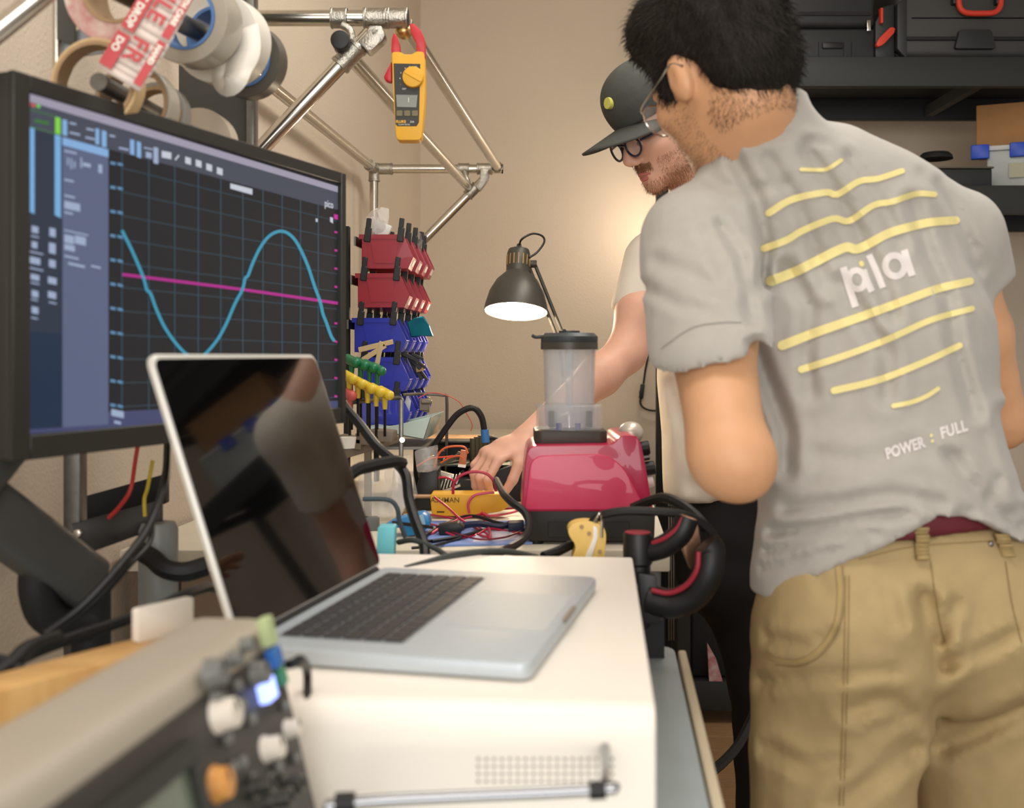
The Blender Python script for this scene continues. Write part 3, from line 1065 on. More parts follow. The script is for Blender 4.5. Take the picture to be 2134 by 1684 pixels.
for u in (832, 848, 864):
    mpx(round_poly([(u - 6, 230), (u + 7, 230), (u + 7, 242), (u - 6, 242)], 2, 2), MD - .002, MD + .001).build('button', mat('meter_button', (110, 100, 70), .5), cm, bevel=.0005, segs=1)
ez = Vector((0, 0, 1))
text_plane('print', 'FLUKE', .0062, at(825, 256, MD - .0008), X_, ez, M_yel, cm, .0003)
text_plane('print', '324', .005, at(854, 256, MD - .0008), X_, ez, M_tapew, cm)
text_plane('print', 'CLAMP METER', .0032, at(830, 261, MD - .0008), X_, ez, M_tapew, cm)
for (u, v, s_) in ((845, 142, 'V'), (854, 139, 'A'), (866, 139, 'W'), (836, 152, 'V'), (834, 163, 'A'), (836, 175, '-'), (840, 185, 'OFF')):
    text_plane('print', s_, .0042, at(u - 2, v + 2, MD - .0008), X_, ez, M_tapew, cm)
text_plane('print', '1', .012, at(848, 213, MD - .0016), X_, ez, M_tapew, cm)
# ------------------------------------------------------------------ storage bins
M_binr = mat('bin_red', (150, 26, 44), .4, coat=.15)
M_binb = mat('bin_blue', (22, 36, 160), .4, coat=.15)
M_lab = mat('bin_label', (226, 206, 200), .6)
BL, BWD, BH = .112, .088, .074           # length (across the view), pitch in depth, height
binproto = {}


def bin_parts(mname):
    """meshes around the origin: x = towards the mouth, y = depth, z up"""
    if mname in binproto:
        return binproto[mname]
    m = MATS[mname]
    t = .0025
    w2 = BWD / 2 - .002
    side = [(0, 0), (BL - .012, 0), (BL, .026), (BL - .022, BH), (-.006, BH), (-.006, BH - .008), (0, BH - .008)]
    b = MB()
    for s in (-1, 1):
        y = s * w2 if s < 0 else w2 - t
        b.prism([(x, y, z) for x, z in side], (0, t, 0))
    b.prism([(0, -w2, 0), (BL - .012, -w2, 0), (BL - .012, w2, 0), (0, w2, 0)], (0, 0, t))
    b.prism([(0, -w2, 0), (t, -w2, 0), (t, w2, 0), (0, w2, 0)], (0, 0, BH - .001))
    b.prism([(BL - .012, -w2, 0), (BL, -w2, .026), (BL - .003, -w2, .027), (BL - .015, -w2, .002)], (0, 2 * w2, 0))
    o = b.build('tmp', m, None, bevel=.0006, segs=1)
    shell = o.data
    sh_off = o.location.copy()
    bpy.data.objects.remove(o)
    pan = []
    for s_ in (-1, 1):           # moulded panel and rim on each flank
        y = w2 if s_ > 0 else -w2 - .0015
        for q in ([(.028, .012), (.072, .012), (.080, BH - .016), (.020, BH - .016)], [(-.006, BH - .010), (BL - .02, BH - .010), (BL - .022, BH), (-.006, BH)]):
            o = MB().prism([(x, y, z) for x, z in q], (0, .0015, 0)).build('tmp', m, None)
            pan.append((o.data, o.location.copy()))
            bpy.data.objects.remove(o)
    b = MB().box((BL - .0045, 0, .0145), (.002, BWD * .42, .015), Matrix.Rotation(math.radians(24), 3, 'Y'))
    o = b.build('tmp', M_lab if mname == 'bin_red' else mat('bin_label_blue', (110, 112, 190), .5), None)
    lab = (o.data, o.location.copy())
    bpy.data.objects.remove(o)
    b = MB().box((0, 0, .02), (.011, .007, .04)).box((.001, 0, .012), (.014, .010, .024))
    o = b.build('tmp', M_black, None, bevel=.0012, segs=1)
    post = o.data
    bpy.data.objects.remove(o)
    binproto[mname] = (shell, sh_off, pan, lab, post)
    return binproto[mname]


posn = ['nearest', 'second', 'third', 'farthest']
rowinfo = [(560, 750, 'bin_red', 'red', 'top row', .03), (641, 742, 'bin_red', 'red', 'second row from the top', .03), (734, 735, 'bin_blue', 'blue', 'upper blue row', .03),
           (816, 742, 'bin_blue', 'blue', 'middle blue row', .03), (886, 742, 'bin_blue', 'blue', 'lowest blue row', .0)]
BIN_D = 2.38
binrows = []
for (v, u, mn_, cn, rn, ph) in rowinfo:
    z0 = at(0, v, BIN_D).z
    x0 = at(u, 0, BIN_D).x
    shell, sh_off, pan, lab, post = bin_parts(mn_)
    for k in range(4):
        base_ = Vector((x0, BIN_D, z0)) + EY * (BWD * (k + .5))
        r0 = thing('storage_bin', base_, f'{cn} plastic storage bin, {posn[k]} in the {rn} of the bin tower', 'storage bin', f'{cn} storage bins in the tower')
        link_mesh('bin_shell', shell, r0, sh_off)
        for pi, (pm, pl_) in enumerate(pan):
            link_mesh('rim' if pi % 2 else 'side_panel', pm, r0, pl_)
        link_mesh('label', lab[0], r0, lab[1])
        for (px_, s) in ((.012, -1), (.083, -1), (.012, 1), (.083, 1)):
            if k < 3 and s > 0:
                continue
            q = link_mesh('stacking_post', post, r0, (px_, s * (BWD / 2 - .002), BH - .016))
            q.rotation_euler = (0, math.radians(6), 0)
            q.scale = (1, 1, 1.28 if ph else .9)
    binrows.append((x0, z0))
# rack that carries the bins
rk = thing('bin_rack', (binrows[0][0], BIN_D + .2, BZ), 'dark steel rack with rails carrying the red and blue bins', 'rack')
for y in (BIN_D + .02, BIN_D + .335):
    xx = at(742, 0, BIN_D).x + .081 * (y - BIN_D) - .024
    MB().box((xx, y, (BZ + at(0, 470, BIN_D).z) / 2), (.012, .02, at(0, 470, BIN_D).z - BZ)).build('upright', M_blackm, rk, bevel=.001, segs=1)
for (x0, z0) in binrows:
    a_ = Vector((x0 - .013, BIN_D, z0 + .05))
    MB().prism([a_, a_ + Vector((.004, 0, 0)), a_ + Vector((.004, 0, .02)), a_ + Vector((0, 0, .02))], EY * .36).build('rail', M_steel, rk)
# clear scoop under the tower
sc_ = thing('scoop_bin', at(850, 915, 2.26), 'pale clear plastic scoop bin below the lowest blue bins', 'storage bin')
M_aqua = mat('clear_aqua_plastic', (206, 222, 216), .2, trans=.35, ior=1.2)
q = [at(760, 895, 2.24), at(884, 917, 2.24), at(900, 868, 2.24), at(826, 886, 2.24)]
sb = MB().prism(q, (0, .003, 0))
sb.prism([p + Vector((.012, .22, 0)) for p in q], (0, .003, 0))
sb.prism([q[0], q[1], q[1] + Vector((0, 0, .003)), q[0] + Vector((0, 0, .003))], (.012, .22, 0))
sb.prism([q[1], q[2], q[2] + Vector((-.003, 0, 0)), q[1] + Vector((-.003, 0, 0))], (.012, .22, 0))
sb.build('scoop', M_aqua, sc_, bevel=.0008, segs=1)
MB().box(at(815, 925, 2.36), (.17, .22, .006)).build('tray_base', M_steel, sc_)
# bin contents
random.seed(3)


def crumple(name, c, r, m, label, cat, amp=.35, seed=1, sub=3, parent=None):
    rnd = random.Random(seed)
    bm_ = MB()
    bmesh.ops.create_icosphere(bm_.bm, subdivisions=sub, radius=1)
    dirs = [Vector((rnd.gauss(0, 1), rnd.gauss(0, 1), rnd.gauss(0, 1))).normalized() for _ in range(22)]
    for vtx in bm_.bm.verts:
        n = vtx.co.normalized()
        f = min(1 / max(.25, n.dot(d_) * 1.0) * (0.75 + .25 * math.sin(i * 1.7)) for i, d_ in enumerate(dirs) if n.dot(d_) > .2) if any(n.dot(d_) > .2 for d_ in dirs) else 1
        f = 1 + (min(f, 1.6) - 1) * amp + rnd.uniform(-.04, .04)
        vtx.co = Vector((n.x * r[0] * f, n.y * r[1] * f, n.z * r[2] * f)) + Vector(c)
    return bm_.build(name, m, parent, sharp=18, label=label, cat=cat)


M_bag = mat('clear_bag', (236, 232, 228), .12, alpha=.45, spec=.8)
M_foil = mat('teal_foil', (28, 118, 140), .22, .75, var=.2, vscale=40)
M_silver = mat('silver_foil', (190, 190, 190), .25, .9)
crumple('plastic_bag', at(788, 462, BIN_D + .05), (.034, .028, .046), M_bag, 'crumpled clear plastic bag in the nearest red bin of the top row', 'bag', .8, 4)
MB().box(at(790, 476, BIN_D + .05), (.05, .02, .03), Matrix.Rotation(.4, 3, 'Y')).build('paper_slip', mat('paper', (226, 226, 222), .7), bevel=.001, label='white paper slip inside the clear bag on the bin tower', cat='paper')
crumple('foil_pouch', at(868, 510, BIN_D + .22), (.018, .02, .04), M_silver, 'silver foil pouch poking out of the top red bins', 'pouch', .9, 9)
fp = MB()
fo = [(848, 672), (860, 664), (882, 658), (894, 678), (903, 702), (880, 700), (856, 704)]
fp.prism([at(u, v, BIN_D - .005 - .012 * (i % 2)) for i, (u, v) in enumerate(fo)], (0, .02, 0))
fp.build('foil_packet', M_foil, bevel=.003, sharp=10, label='shiny teal foil packet stuck in the upper blue row of bins', cat='packet')
M_cardb = mat('cardboard_strip', (196, 172, 130), .75)
for q, lb in (([(746, 724), (818, 707), (820, 717), (748, 735)], 'level brown card strip lying on the middle blue bin'),
              ([(752, 746), (800, 716), (806, 724), (760, 754)], 'slanted brown card strip crossing another on the blue bin'),
              ([(780, 760), (791, 710), (799, 714), (790, 763)], 'upright pale card strip standing over the green hex key handles')):
    MB().prism([at(u, v, 2.33 if lb[0] != 'u' else 2.1) for u, v in q], (0, .003, 0)).build('card_strip', M_cardb, bevel=.0006, segs=1, label=lb, cat='card')
random.seed(11)
for k, (u, v, d, a_, lb) in enumerate(((858, 752, 2.5, 40, 'black clip leaning out of the second blue row, nearest'), (866, 770, 2.52, 55, 'black clip leaning out over the middle blue bins'),
                                       (850, 742, 2.46, 25, 'black clip lying in the middle blue bins near the tape'))):
    R_ = Matrix.Rotation(math.radians(a_), 3, 'Y')
    MB().box(at(u, v, d), (.055, .012, .009), R_).box(at(u, v, d) + R_ @ Vector((.02, 0, .008)), (.03, .01, .006), R_).build('spring_clip', M_black, bevel=.001, segs=1, label=lb, cat='clip')
MB().prism([at(866, 768, 2.5), at(884, 758, 2.5), at(884, 772, 2.5), at(868, 776, 2.5)], (0, .02, 0)).build('cork_piece', mat('cork', (206, 170, 122), .8), bevel=.001, label='tan block at the mouth of the middle blue bins', cat='block')
MB().prism([at(u, v, 2.46) for u, v in ((838, 862), (848, 822), (856, 836), (852, 866))], (0, .004, 0)).build('paper_tag', mat('paper', (226, 226, 222), .7), label='white paper tag at the mouth of the lowest blue bins', cat='paper')
mb_ = MB().box(at(885, 843, 2.5), (.022, .03, .026)).box(at(893, 836, 2.5), (.006, .02, .018)).box(at(889, 856, 2.5), (.014, .02, .006)).cyl(at(878, 838, 2.48), at(900, 838, 2.48), .005)
mb_.build('metal_bracket', mat('grey_cast', (128, 118, 100), .5, .6), bevel=.001, segs=1, label='small grey metal bracket sticking out of the lowest blue bins', cat='bracket')

# ------------------------------------------------------------------ T-handle hex keys in their stand
TD = 2.05
std = thing('tool_stand', (at(778, 0, TD).x, TD, BZ), 'grey stepped tool stand holding coloured T-handle hex keys', 'tool stand')
M_block = mat('stand_taupe', (120, 108, 92), .6, var=.08)
for q in ([(700, 908), (752, 915), (752, 938), (700, 932)], [(740, 903), (790, 908), (790, 930), (740, 926)], [(768, 896), (817, 900), (817, 922), (768, 919)]):
    MB().prism([at(u, v, TD) for u, v in q], (.004, .06, 0)).build('step_block', M_block, std, bevel=.002)
MB().prism([at(700, 944, TD - .03), at(834, 908, TD + .1), at(834, 922, TD + .1), at(700, 962, TD - .03)], (0, .02, 0)).build('cross_rail', M_block, std, bevel=.002)
pz = at(836, 832, TD + .06)
MB().box((pz.x, pz.y, (pz.z + BZ) / 2), (.008, .012, pz.z - BZ)).build('post', M_steel, std, bevel=.002)
MB().tube([at(836, 834, TD + .06), at(828, 829, TD + .06), at(740, 838, TD - .02), at(715, 842, TD - .03)], .004, 8, 3).build('top_wire', M_steel, std)
p7 = at(775, 930, TD + .03)
MB().box((p7.x - .01, p7.y + .02, (p7.z + BZ) / 2), (.012, .02, p7.z - BZ)).build('post', M_block, std)
MB().cyl(at(838, 917, TD + .045), at(838, 917, TD + .03), .005).build('bolt', M_chrome, std)
M_hexs = mat('hex_shaft', (40, 38, 36), .35, .8)


def t_key(u, v, length, dx, m, lab, d=TD, hl=.034, ang=16):
    """T handle centred at (u, v), shaft going down"""
    c = at(u, v, d)
    r0 = thing('hex_key', c - Vector((0, 0, length)), lab, 'hex key', 'T-handle hex keys in the stand')
    dirv = Vector((.55, -.8, -.22)).normalized()
    b = MB().tube([c - dirv * hl / 2, c - dirv * hl * .3, c, c + dirv * hl * .3, c + dirv * hl / 2], .0092, 12, 2)
    b.ell(c - dirv * hl / 2, (.0094,) * 3, None, 10, 8).ell(c + dirv * hl / 2, (.0094,) * 3, None, 10, 8)
    b.cyl(c, c - Vector((0, 0, .03)), .006, .0042, 10)
    b.build('grip', m, r0)
    MB().cyl(c - Vector((0, 0, .028)), c - Vector((-dx, 0, length)), .0026, seg=8).build('shaft', M_hexs, r0)


M_tg = mat('grip_green', (22, 110, 70), .35)
M_ty = mat('grip_yellow', (216, 186, 56), .4)
M_tr2 = mat('grip_red', (200, 90, 84), .4)
for (u, v, L_, lb) in ((733, 752, .13, 'green T-handle hex key farthest left'), (752, 758, .135, 'green T-handle hex key, second of the green ones'), (770, 763, .14, 'green T-handle hex key, third of the green ones'), (786, 769, .13, 'green T-handle hex key farthest right')):
    t_key(u, v, L_, 0, M_tg, lb, TD + .03)
for (u, v, L_, lb) in ((728, 786, .10, 'yellow T-handle hex key farthest left'), (746, 796, .1, 'yellow T-handle hex key, second of the yellow ones'), (766, 806, .095, 'yellow T-handle hex key in the middle of the yellow ones'), (784, 813, .085, 'yellow T-handle hex key, second from the right'), (802, 819, .08, 'yellow T-handle hex key farthest right')):
    t_key(u, v, L_, 0, M_ty, lb, TD - .02)
t_key(729, 822, .075, 0, M_tr2, 'red T-handle hex key below the yellow ones', TD - .03, .02)
MB().lathe([(0, 0), (.014, 0), (.017, .02), (.015, .02), (.012, .003), (0, .003)], at(723, 934, TD - .05)).build('white_cup', M_white, label='small white cup at the foot of the tool stand', cat='cup')
hoop = [at(930, 1000, 2.45), at(931, 900, 2.45), at(931, 830, 2.45), at(924, 824, 2.45), at(880, 821, 2.45), at(838, 823, 2.4)]
cable('wire_hoop', hoop, .0035, M_steel, 'thin grey wire hoop standing beside the bin tower', 'hoop', smooth=3)
cable('red_thread_wire', [at(872, 830, 2.44), at(895, 819, 2.44), at(925, 822, 2.44), at(955, 836, 2.44), at(970, 858, 2.44), at(984, 884, 2.44), at(981, 898, 2.44)], .0012, mat('thin_red', (206, 92, 76), .5), 'thin red wire drooping from the hoop in front of the wall', 'wire', seg=6)

# ------------------------------------------------------------------ electronics on the bench
def cab(pts, d, r, label, m=M_rubber, name='black_cable', seg=8):
    if d is None:        # lying on the bench
        P = [onz(u, v, BZ + .006 + r + .004 * math.sin(u * .9)) for u, v in pts]
        return cable(name, P, r, m, label, seg=seg)
    if isinstance(d, (list, tuple)) and len(d) == len(pts):
        return cable(name, [at(u, v, q) for (u, v), q in zip(pts, d)], r, m, label, seg=seg)
    P = [at(u, v, (d if not isinstance(d, (list, tuple)) else d[0] + (d[1] - d[0]) * i / (len(pts) - 1))) for i, (u, v) in enumerate(pts)]
    return cable(name, P, r, m, label, seg=seg)


cab([(690, 790), (706, 825), (722, 852), (750, 885), (785, 930), (822, 962), (845, 990), (852, 1040), (865, 1085), (882, 1130), (886, 1165), (890, 1250), (900, 1345)], [1.74, 1.47], .0075, 'thick black cable draped down in front of the tool stand')
cab([(640, 1150), (680, 1040), (735, 985), (770, 972), (820, 962), (838, 965)], [1.47, 1.60], .009, 'flat black strap running left from the draped cable')
cab([(904, 930), (930, 892), (955, 862), (985, 850), (1003, 868), (1010, 900)], 2.3, .0065, 'black cable arching up to a blue tape wrap')
MB().cyl(at(1010, 895, 2.3), at(1012, 922, 2.3), .0085).build('tape_wrap', mat('blue_tape', (52, 108, 168), .6), label='blue tape wrapped around the arching black cable end', cat='tape')
cab([(1014, 915), (1030, 913), (1048, 925), (1060, 930)], 2.35, .004, 'thin black cable leaving the blue tape to the right')
cab([(1034, 1000), (1040, 1012), (1050, 1030), (1068, 1048), (1092, 1066), (1102, 1090), (1096, 1118), (1070, 1138), (1030, 1155), (1012, 1160)], [2.06, 1.92, 1.80, 1.755, 1.74, 1.72, 1.69, 1.65, 1.58, 1.54], .0062, 'black cable looping left of the red blender')
cab([(1120, 1162), (1060, 1150), (1000, 1150), (940, 1158), (890, 1172), (845, 1185)], [1.5, 1.36], .0042, 'thin grey-black cable crossing the back of the white unit', mat('cable_grey', (60, 64, 62), .5))
cab([(830, 1130), (862, 1126), (905, 1142), (930, 1158)], [1.56, 1.5], .004, 'dark grey cable behind the cyan block', mat('cable_grey', (60, 64, 62), .5))
cab([(756, 1040), (810, 1042), (828, 1060), (832, 1085), (845, 1120)], 1.62, .0035, 'thin grey-blue cable beside the clear bags', mat('cable_blue_grey', (70, 84, 92), .5))
cab([(1320, 1058), (1352, 1045), (1385, 1038), (1420, 1052), (1450, 1075), (1470, 1100)], [1.62, 1.48], .0075, 'thick black cable arching over the clamp handles')
cab([(1215, 1128), (1240, 1082), (1290, 1066), (1360, 1066), (1420, 1072), (1465, 1092), (1490, 1120), (1494, 1148), (1488, 1190)], [1.52, 1.43], .006, 'shiny black cable sweeping from the yellow tool to the right')
cab([(1132, 1160), (1160, 1150), (1185, 1138), (1205, 1130)], [1.5, 1.55], .007, 'black cable end entering under the yellow tool')
cab([(1590, 1440), (1570, 1490), (1540, 1550), (1505, 1590), (1470, 1615), (1440, 1625)], [2.3, 2.0], .010, 'thick black cable hanging towards the floor beside the bench')

# board with blue mat and papers
matz = BZ + .004
q = [onz(878, 1136, matz), onz(1110, 1130, matz), onz(1100, 1085, matz), onz(890, 1085, matz)]
MB().prism([(p.x, p.y, BZ) for p in q], (0, 0, .004)).build('work_mat', mat('blue_mat', (96, 130, 200), .6, col2=(140, 160, 214), vscale=6), bevel=.001, label='blue work mat under the tangled wires', cat='mat')
q = [onz(985, 1129, matz + .001), onz(1105, 1122, matz + .001), onz(1098, 1096, matz + .001), onz(1000, 1100, matz + .001)]
MB().prism([(p.x, p.y, matz) for p in q], (0, 0, .0012)).build('paper_sheet', mat('lavender_paper', (208, 206, 222), .7), label='pale lavender paper lying on the blue mat', cat='paper')
# yellow meter with writing
ym = thing('yellow_meter', at(978, 1078, 2.1), 'yellow tester case with black writing lying among the wires', 'meter')
yo = round_poly([(896, 1030), (1055, 1030), (1064, 1050), (1048, 1066), (960, 1077), (900, 1074)], [6, 8, 6, 12, 20, 6], 4)
MB().prism([at(u, v, 2.085) for u, v in yo], (0, .06, 0)).build('case', M_yel, ym, bevel=.005, segs=3)
text_plane('print', 'ASHMAN', .0135, at(897, 1047, 2.0842), X_, ez, mat('meter_ink', (110, 84, 30), .6), ym, .0002)
MB().box(at(918, 1067, 2.0845), (.014, .002, .002)).build('slot', M_blackm, ym)
# cyan block, blue clamp
cyb = thing('cyan_block', at(803, 1160, 1.50), 'upright cyan plastic block behind the laptop', 'block')
MB().prism([at(u, v, 1.50) for u, v in round_poly([(787, 1098), (823, 1098), (820, 1165), (784, 1165)], 5, 3)], (0, .03, 0)).build('block', mat('cyan_plastic', (110, 196, 208), .5), cyb, bevel=.002)
MB().prism([at(u, v, 1.51) for u, v in ((784, 1165), (820, 1165), (812, 1290), (784, 1290))], (0, .02, 0)).build('stem', mat('cyan_plastic', (110, 196, 208), .5), cyb, bevel=.002)
bc = thing('blue_clamp', at(866, 1118, 1.88), 'bright blue plastic clamp with a grey stripe on the bench', 'clamp')
M_bcl = mat('clamp_blue', (16, 128, 190), .35)
MB().prism([at(u, v, 1.88) for u, v in round_poly([(796, 1100), (820, 1085), (880, 1070), (893, 1078), (896, 1096), (878, 1112), (846, 1118), (838, 1100)], 4, 3)], (0, .045, 0)).build('body', M_bcl, bc, bevel=.004)
MB().prism([at(u, v, 1.877) for u, v in ((873, 1074), (882, 1072), (888, 1098), (880, 1102))], (0, .05, 0)).build('stripe', mat('clamp_stripe', (150, 190, 210), .4), bc)
MB().box(at(860, 1094, 1.875), (.07, .006, .005), Matrix.Rotation(.12, 3, 'Y')).build('strap', M_blackm, bc)
# black module, tray, circuit board, parts
MB().prism([at(u, v, 2.19) for u, v in ((862, 1038), (876, 985), (912, 980), (914, 1030), (900, 1062), (864, 1062))], (0, .1, 0)).build('black_module', M_black, bevel=.003, label='black plastic module standing left of the yellow case', cat='module')
MB().box(at(893, 990, 2.2), (.026, .01, .010), Matrix.Rotation(.25, 3, 'Y')).build('connector_cap', mat('beige_label', (170, 156, 130), .6), bevel=.001, label='beige connector on top of the black module', cat='connector')
tr_ = thing('parts_tray', at(1000, 950, 2.5), 'long black parts tray at the back of the bench', 'tray')
zt = at(0, 922, 2.5).z
MB().box((at(985, 0, 2.5).x, 2.53, (zt + BZ) / 2), (.27, .06, zt - BZ)).build('body', M_blackm, tr_, bevel=.006)
MB().box((at(985, 0, 2.5).x, 2.53, zt), (.28, .075, .006)).build('rim', M_black, tr_, bevel=.002)
bx = thing('storage_carton', at(960, 960, 2.75), 'low brown carton behind the circuit board', 'carton')
MB().box((at(950, 0, 2.75).x, 2.85, BZ + .05), (.16, .12, .10)).build('body', mat('brown_carton', (150, 120, 88), .8), bx, bevel=.002)
# open chassis with circuit board
ch = thing('open_chassis', at(960, 1040, 2.3), 'open electronics chassis with circuit board and connectors behind the hand', 'electronics')
M_rail = mat('chassis_rail', (120, 112, 96), .5, .5)
MB().prism([at(870, 986, 2.26), at(962, 942, 2.42), at(1012, 920, 2.5), at(1012, 927, 2.5), at(962, 952, 2.42), at(872, 996, 2.26)], (0, .012, 0)).build('rail', M_rail, ch)
MB().prism([at(884, 1000, 2.3), at(1012, 1000, 2.3), at(1012, 1044, 2.3), at(884, 1044, 2.3)], (0, .18, 0)).build('body', mat('chassis_black', (34, 33, 32), .6), ch, bevel=.003)
pc0 = at(0, 990, 2.02).z
MB().box((at(975, 0, 2.42).x, 2.42, BZ + .075), (.19, .15, .003), Matrix.Rotation(.0, 3, 'X')).build('circuit_board', mat('pcb_dark', (40, 48, 36), .5), ch)
random.seed(5)
for k in range(26):
    u = random.uniform(890, 1080)
    v = random.uniform(925, 1000)
    d = 2.47 - (v - 925) / 75 * .14
    s_ = random.uniform(.006, .018)
    m = random.choice([M_black, mat('comp_grey', (130, 124, 112), .5), M_steel, mat('comp_olive', (96, 88, 62), .5), M_black, mat('comp_tan', (170, 150, 118), .6)])
    p = at(u, v, d)
    MB().box(p, (s_ * 1.4, s_, s_ * random.uniform(.5, 1.3)), Matrix.Rotation(random.uniform(-.6, .6), 3, 'Y') @ rotz(random.uniform(0, 90))).build('component', m, ch, bevel=.001, segs=1)
for k in range(6):
    p = at(985 + 8 * k, 925 - 3 * (k % 3), 2.40 + .01 * k)
    MB().cyl(p - Vector((0, 0, .045)), p + Vector((0, 0, .012)), .006, seg=10).build('terminal', mat('terminal_olive', (70, 64, 44), .5), ch)
hs = MB()
for k in range(6):
    p = at(920 + 7 * k, 1012 - 3 * k, 2.27)
    hs.box(p, (.0025, .02, .022), Matrix.Rotation(.3, 3, 'Y'))
hs.box(at(938, 1018, 2.27), (.045, .022, .005), Matrix.Rotation(-.35, 3, 'Y'))
hs.build('heat_sink', mat('bare_aluminium', (200, 196, 188), .3, .9), ch, label='bare aluminium finned heat sink')
MB().prism([at(u, v, 2.28) for u, v in ((918, 982), (946, 990), (942, 998), (916, 990))], (0, .015, 0)).build('metal_can', mat('bare_aluminium', (200, 196, 188), .3, .9), ch)
oc = thing('orange_transformer', at(963, 975, 2.25), 'terracotta orange block with a white end in front of the circuit board', 'component')
MB().prism([at(u, v, 2.25) for u, v in ((960, 938), (974, 940), (970, 972), (955, 970))], (0, .014, 0)).build('block', mat('terracotta', (190, 112, 72), .55), oc, bevel=.001)
MB().prism([at(u, v, 2.249) for u, v in ((955, 967), (971, 969), (970, 975), (954, 973))], (0, .016, 0)).build('white_end', M_white, oc)
M_orw = mat('orange_wire', (206, 96, 50), .5)
cab([(905, 975), (912, 950), (925, 935), (945, 930), (968, 932), (975, 945)], 2.24, .0022, 'twisted orange wire above the orange block', M_orw, 'orange_wire', 6)
cab([(918, 965), (935, 955), (955, 950), (965, 955)], 2.24, .002, 'short orange wire left of the orange block', M_orw, 'orange_wire', 6)
cab([(868, 972), (885, 962), (900, 955), (932, 952), (945, 950)], 2.24, .002, 'red-orange wire crossing behind the clear box', mat('wire_redorange', (214, 78, 60), .5), 'orange_wire', 6)
MB().cyl(at(855, 1034, 2.15), at(902, 1034, 2.15), .004).build('copper_rod', mat('copper_rod', (176, 140, 110), .4, .7), label='thin copper rod left of the yellow case', cat='rod')
MB().prism([at(u, v, 2.1) for u, v in ((830, 1062), (856, 1058), (862, 1068), (834, 1072))], (0, .02, 0)).build('brass_terminal', mat('brass_terminal', (150, 120, 70), .4, .6), bevel=.001, label='small brass terminal left of the blue clamp', cat='terminal')
# clear clamshells
M_pet = mat('clear_pet', (238, 236, 230), .1, alpha=.22, spec=.9)
for (q, d, lb) in (([(742, 965), (800, 955), (812, 1080), (752, 1085)], 1.98, 'clear plastic clamshell nearest the laptop screen'), ([(798, 985), (838, 950), (856, 1040), (812, 1090)], 2.0, 'crumpled clear plastic bag between the cables'), ([(862, 940), (900, 930), (898, 985), (868, 985)], 2.16, 'clear plastic box behind the draped black cable')):
    b_ = MB().prism([at(u, v, d) for u, v in q], (.01, .05, 0))
    b_.build('clear_packaging', M_pet, bevel=.004, label=lb, cat='packaging')
crumple('crinkled_wrap', at(832, 1020, 2.08), (.022, .02, .05), M_bag, 'crinkled clear wrap beside the black module', 'wrap', .8, 21)
for (u, v, s_, lb) in ((768, 1105, .02, 'small grey carton under the clear clamshell'), (750, 1080, .018, 'small dark connector under the clear clamshell')):
    MB().box((at(u, v, 1.95).x, 1.95, BZ + .012), (s_ * 1.8, s_, .024), rotz(20)).build('small_part', M_knobg, bevel=.002, label=lb, cat='part')
# red wires
M_rw = mat('red_lead', (176, 28, 58), .4)
M_pk = mat('pink_lead', (206, 70, 96), .4)
for pts, d, r, m, lb in (
        ([(944, 1030), (946, 1008), (962, 990), (990, 983), (1015, 988), (1030, 1005), (1034, 1024)], 2.04, .0028, M_rw, 'stiff red lead looping in front of the hand'),
        ([(906, 1005), (915, 996), (930, 995), (946, 1002)], 2.2, .0024, M_rw, 'short red lead left of the hand'),
        ([(905, 1036), (930, 1055), (960, 1082), (990, 1100), (1012, 1112)], [2.06, 1.89], .0022, M_rw, 'red lead crossing the front of the yellow case'),
        ([(978, 1070), (976, 1050), (988, 1033), (1010, 1028), (1030, 1026)], 2.06, .0026, M_pk, 'pink lead curling over the yellow case'),
        ([(890, 1072), (930, 1078), (960, 1082), (1000, 1072), (1040, 1062), (1082, 1058)], None, .0022, M_rw, 'red lead along the foot of the yellow case'),
        ([(900, 1112), (925, 1095), (950, 1085), (975, 1068), (1000, 1066), (1020, 1075), (1060, 1070), (1085, 1062)], None, .0024, M_pk, 'pink lead winding through the tangle'),
        ([(885, 1090), (930, 1100), (955, 1108), (985, 1090), (1010, 1110), (1020, 1120), (990, 1112)], None, .0022, M_rw, 'red lead coiled at the middle of the mat'),
        ([(1000, 1066), (1010, 1085), (1020, 1105), (1022, 1120)], None, .0026, M_pk, 'pink lead dropping onto the paper'),
        ([(930, 1110), (960, 1120), (990, 1116), (1020, 1102), (1060, 1108), (1090, 1112)], None, .002, M_rw, 'red lead running to the blender foot'),
        ([(900, 1100), (950, 1112), (1000, 1124), (1050, 1120), (1085, 1108)], None, .0018, mat('maroon_lead', (120, 24, 44), .4), 'maroon lead lying on the paper'),
        ([(880, 1120), (920, 1095), (980, 1075), (1040, 1090), (1090, 1096)], None, .003, M_rubber, 'black lead crossing the blue mat'),
        ([(900, 1128), (960, 1118), (1010, 1105), (1060, 1100), (1095, 1105)], None, .0034, M_rubber, 'thicker black lead on the blue mat'),
        ([(858, 1142), (900, 1138), (940, 1128), (960, 1120), (920, 1126), (880, 1128)], None, .0026, M_rubber, 'black lead with a bare tip beside the batten'),
        ([(960, 1096), (1000, 1092), (1040, 1098), (1070, 1090)], None, .006, mat('navy_lead', (30, 36, 60), .45), 'navy plug body among the red leads')):
    cab(pts, d, r, lb, m, 'test_lead', 6)
MB().prism([at(u, v, 1.87) for u, v in ((912, 1096), (955, 1090), (968, 1100), (955, 1118), (915, 1116))], (0, .03, 0)).build('lead_clip', M_black, bevel=.002, label='black alligator clip body on the blue mat', cat='clip')
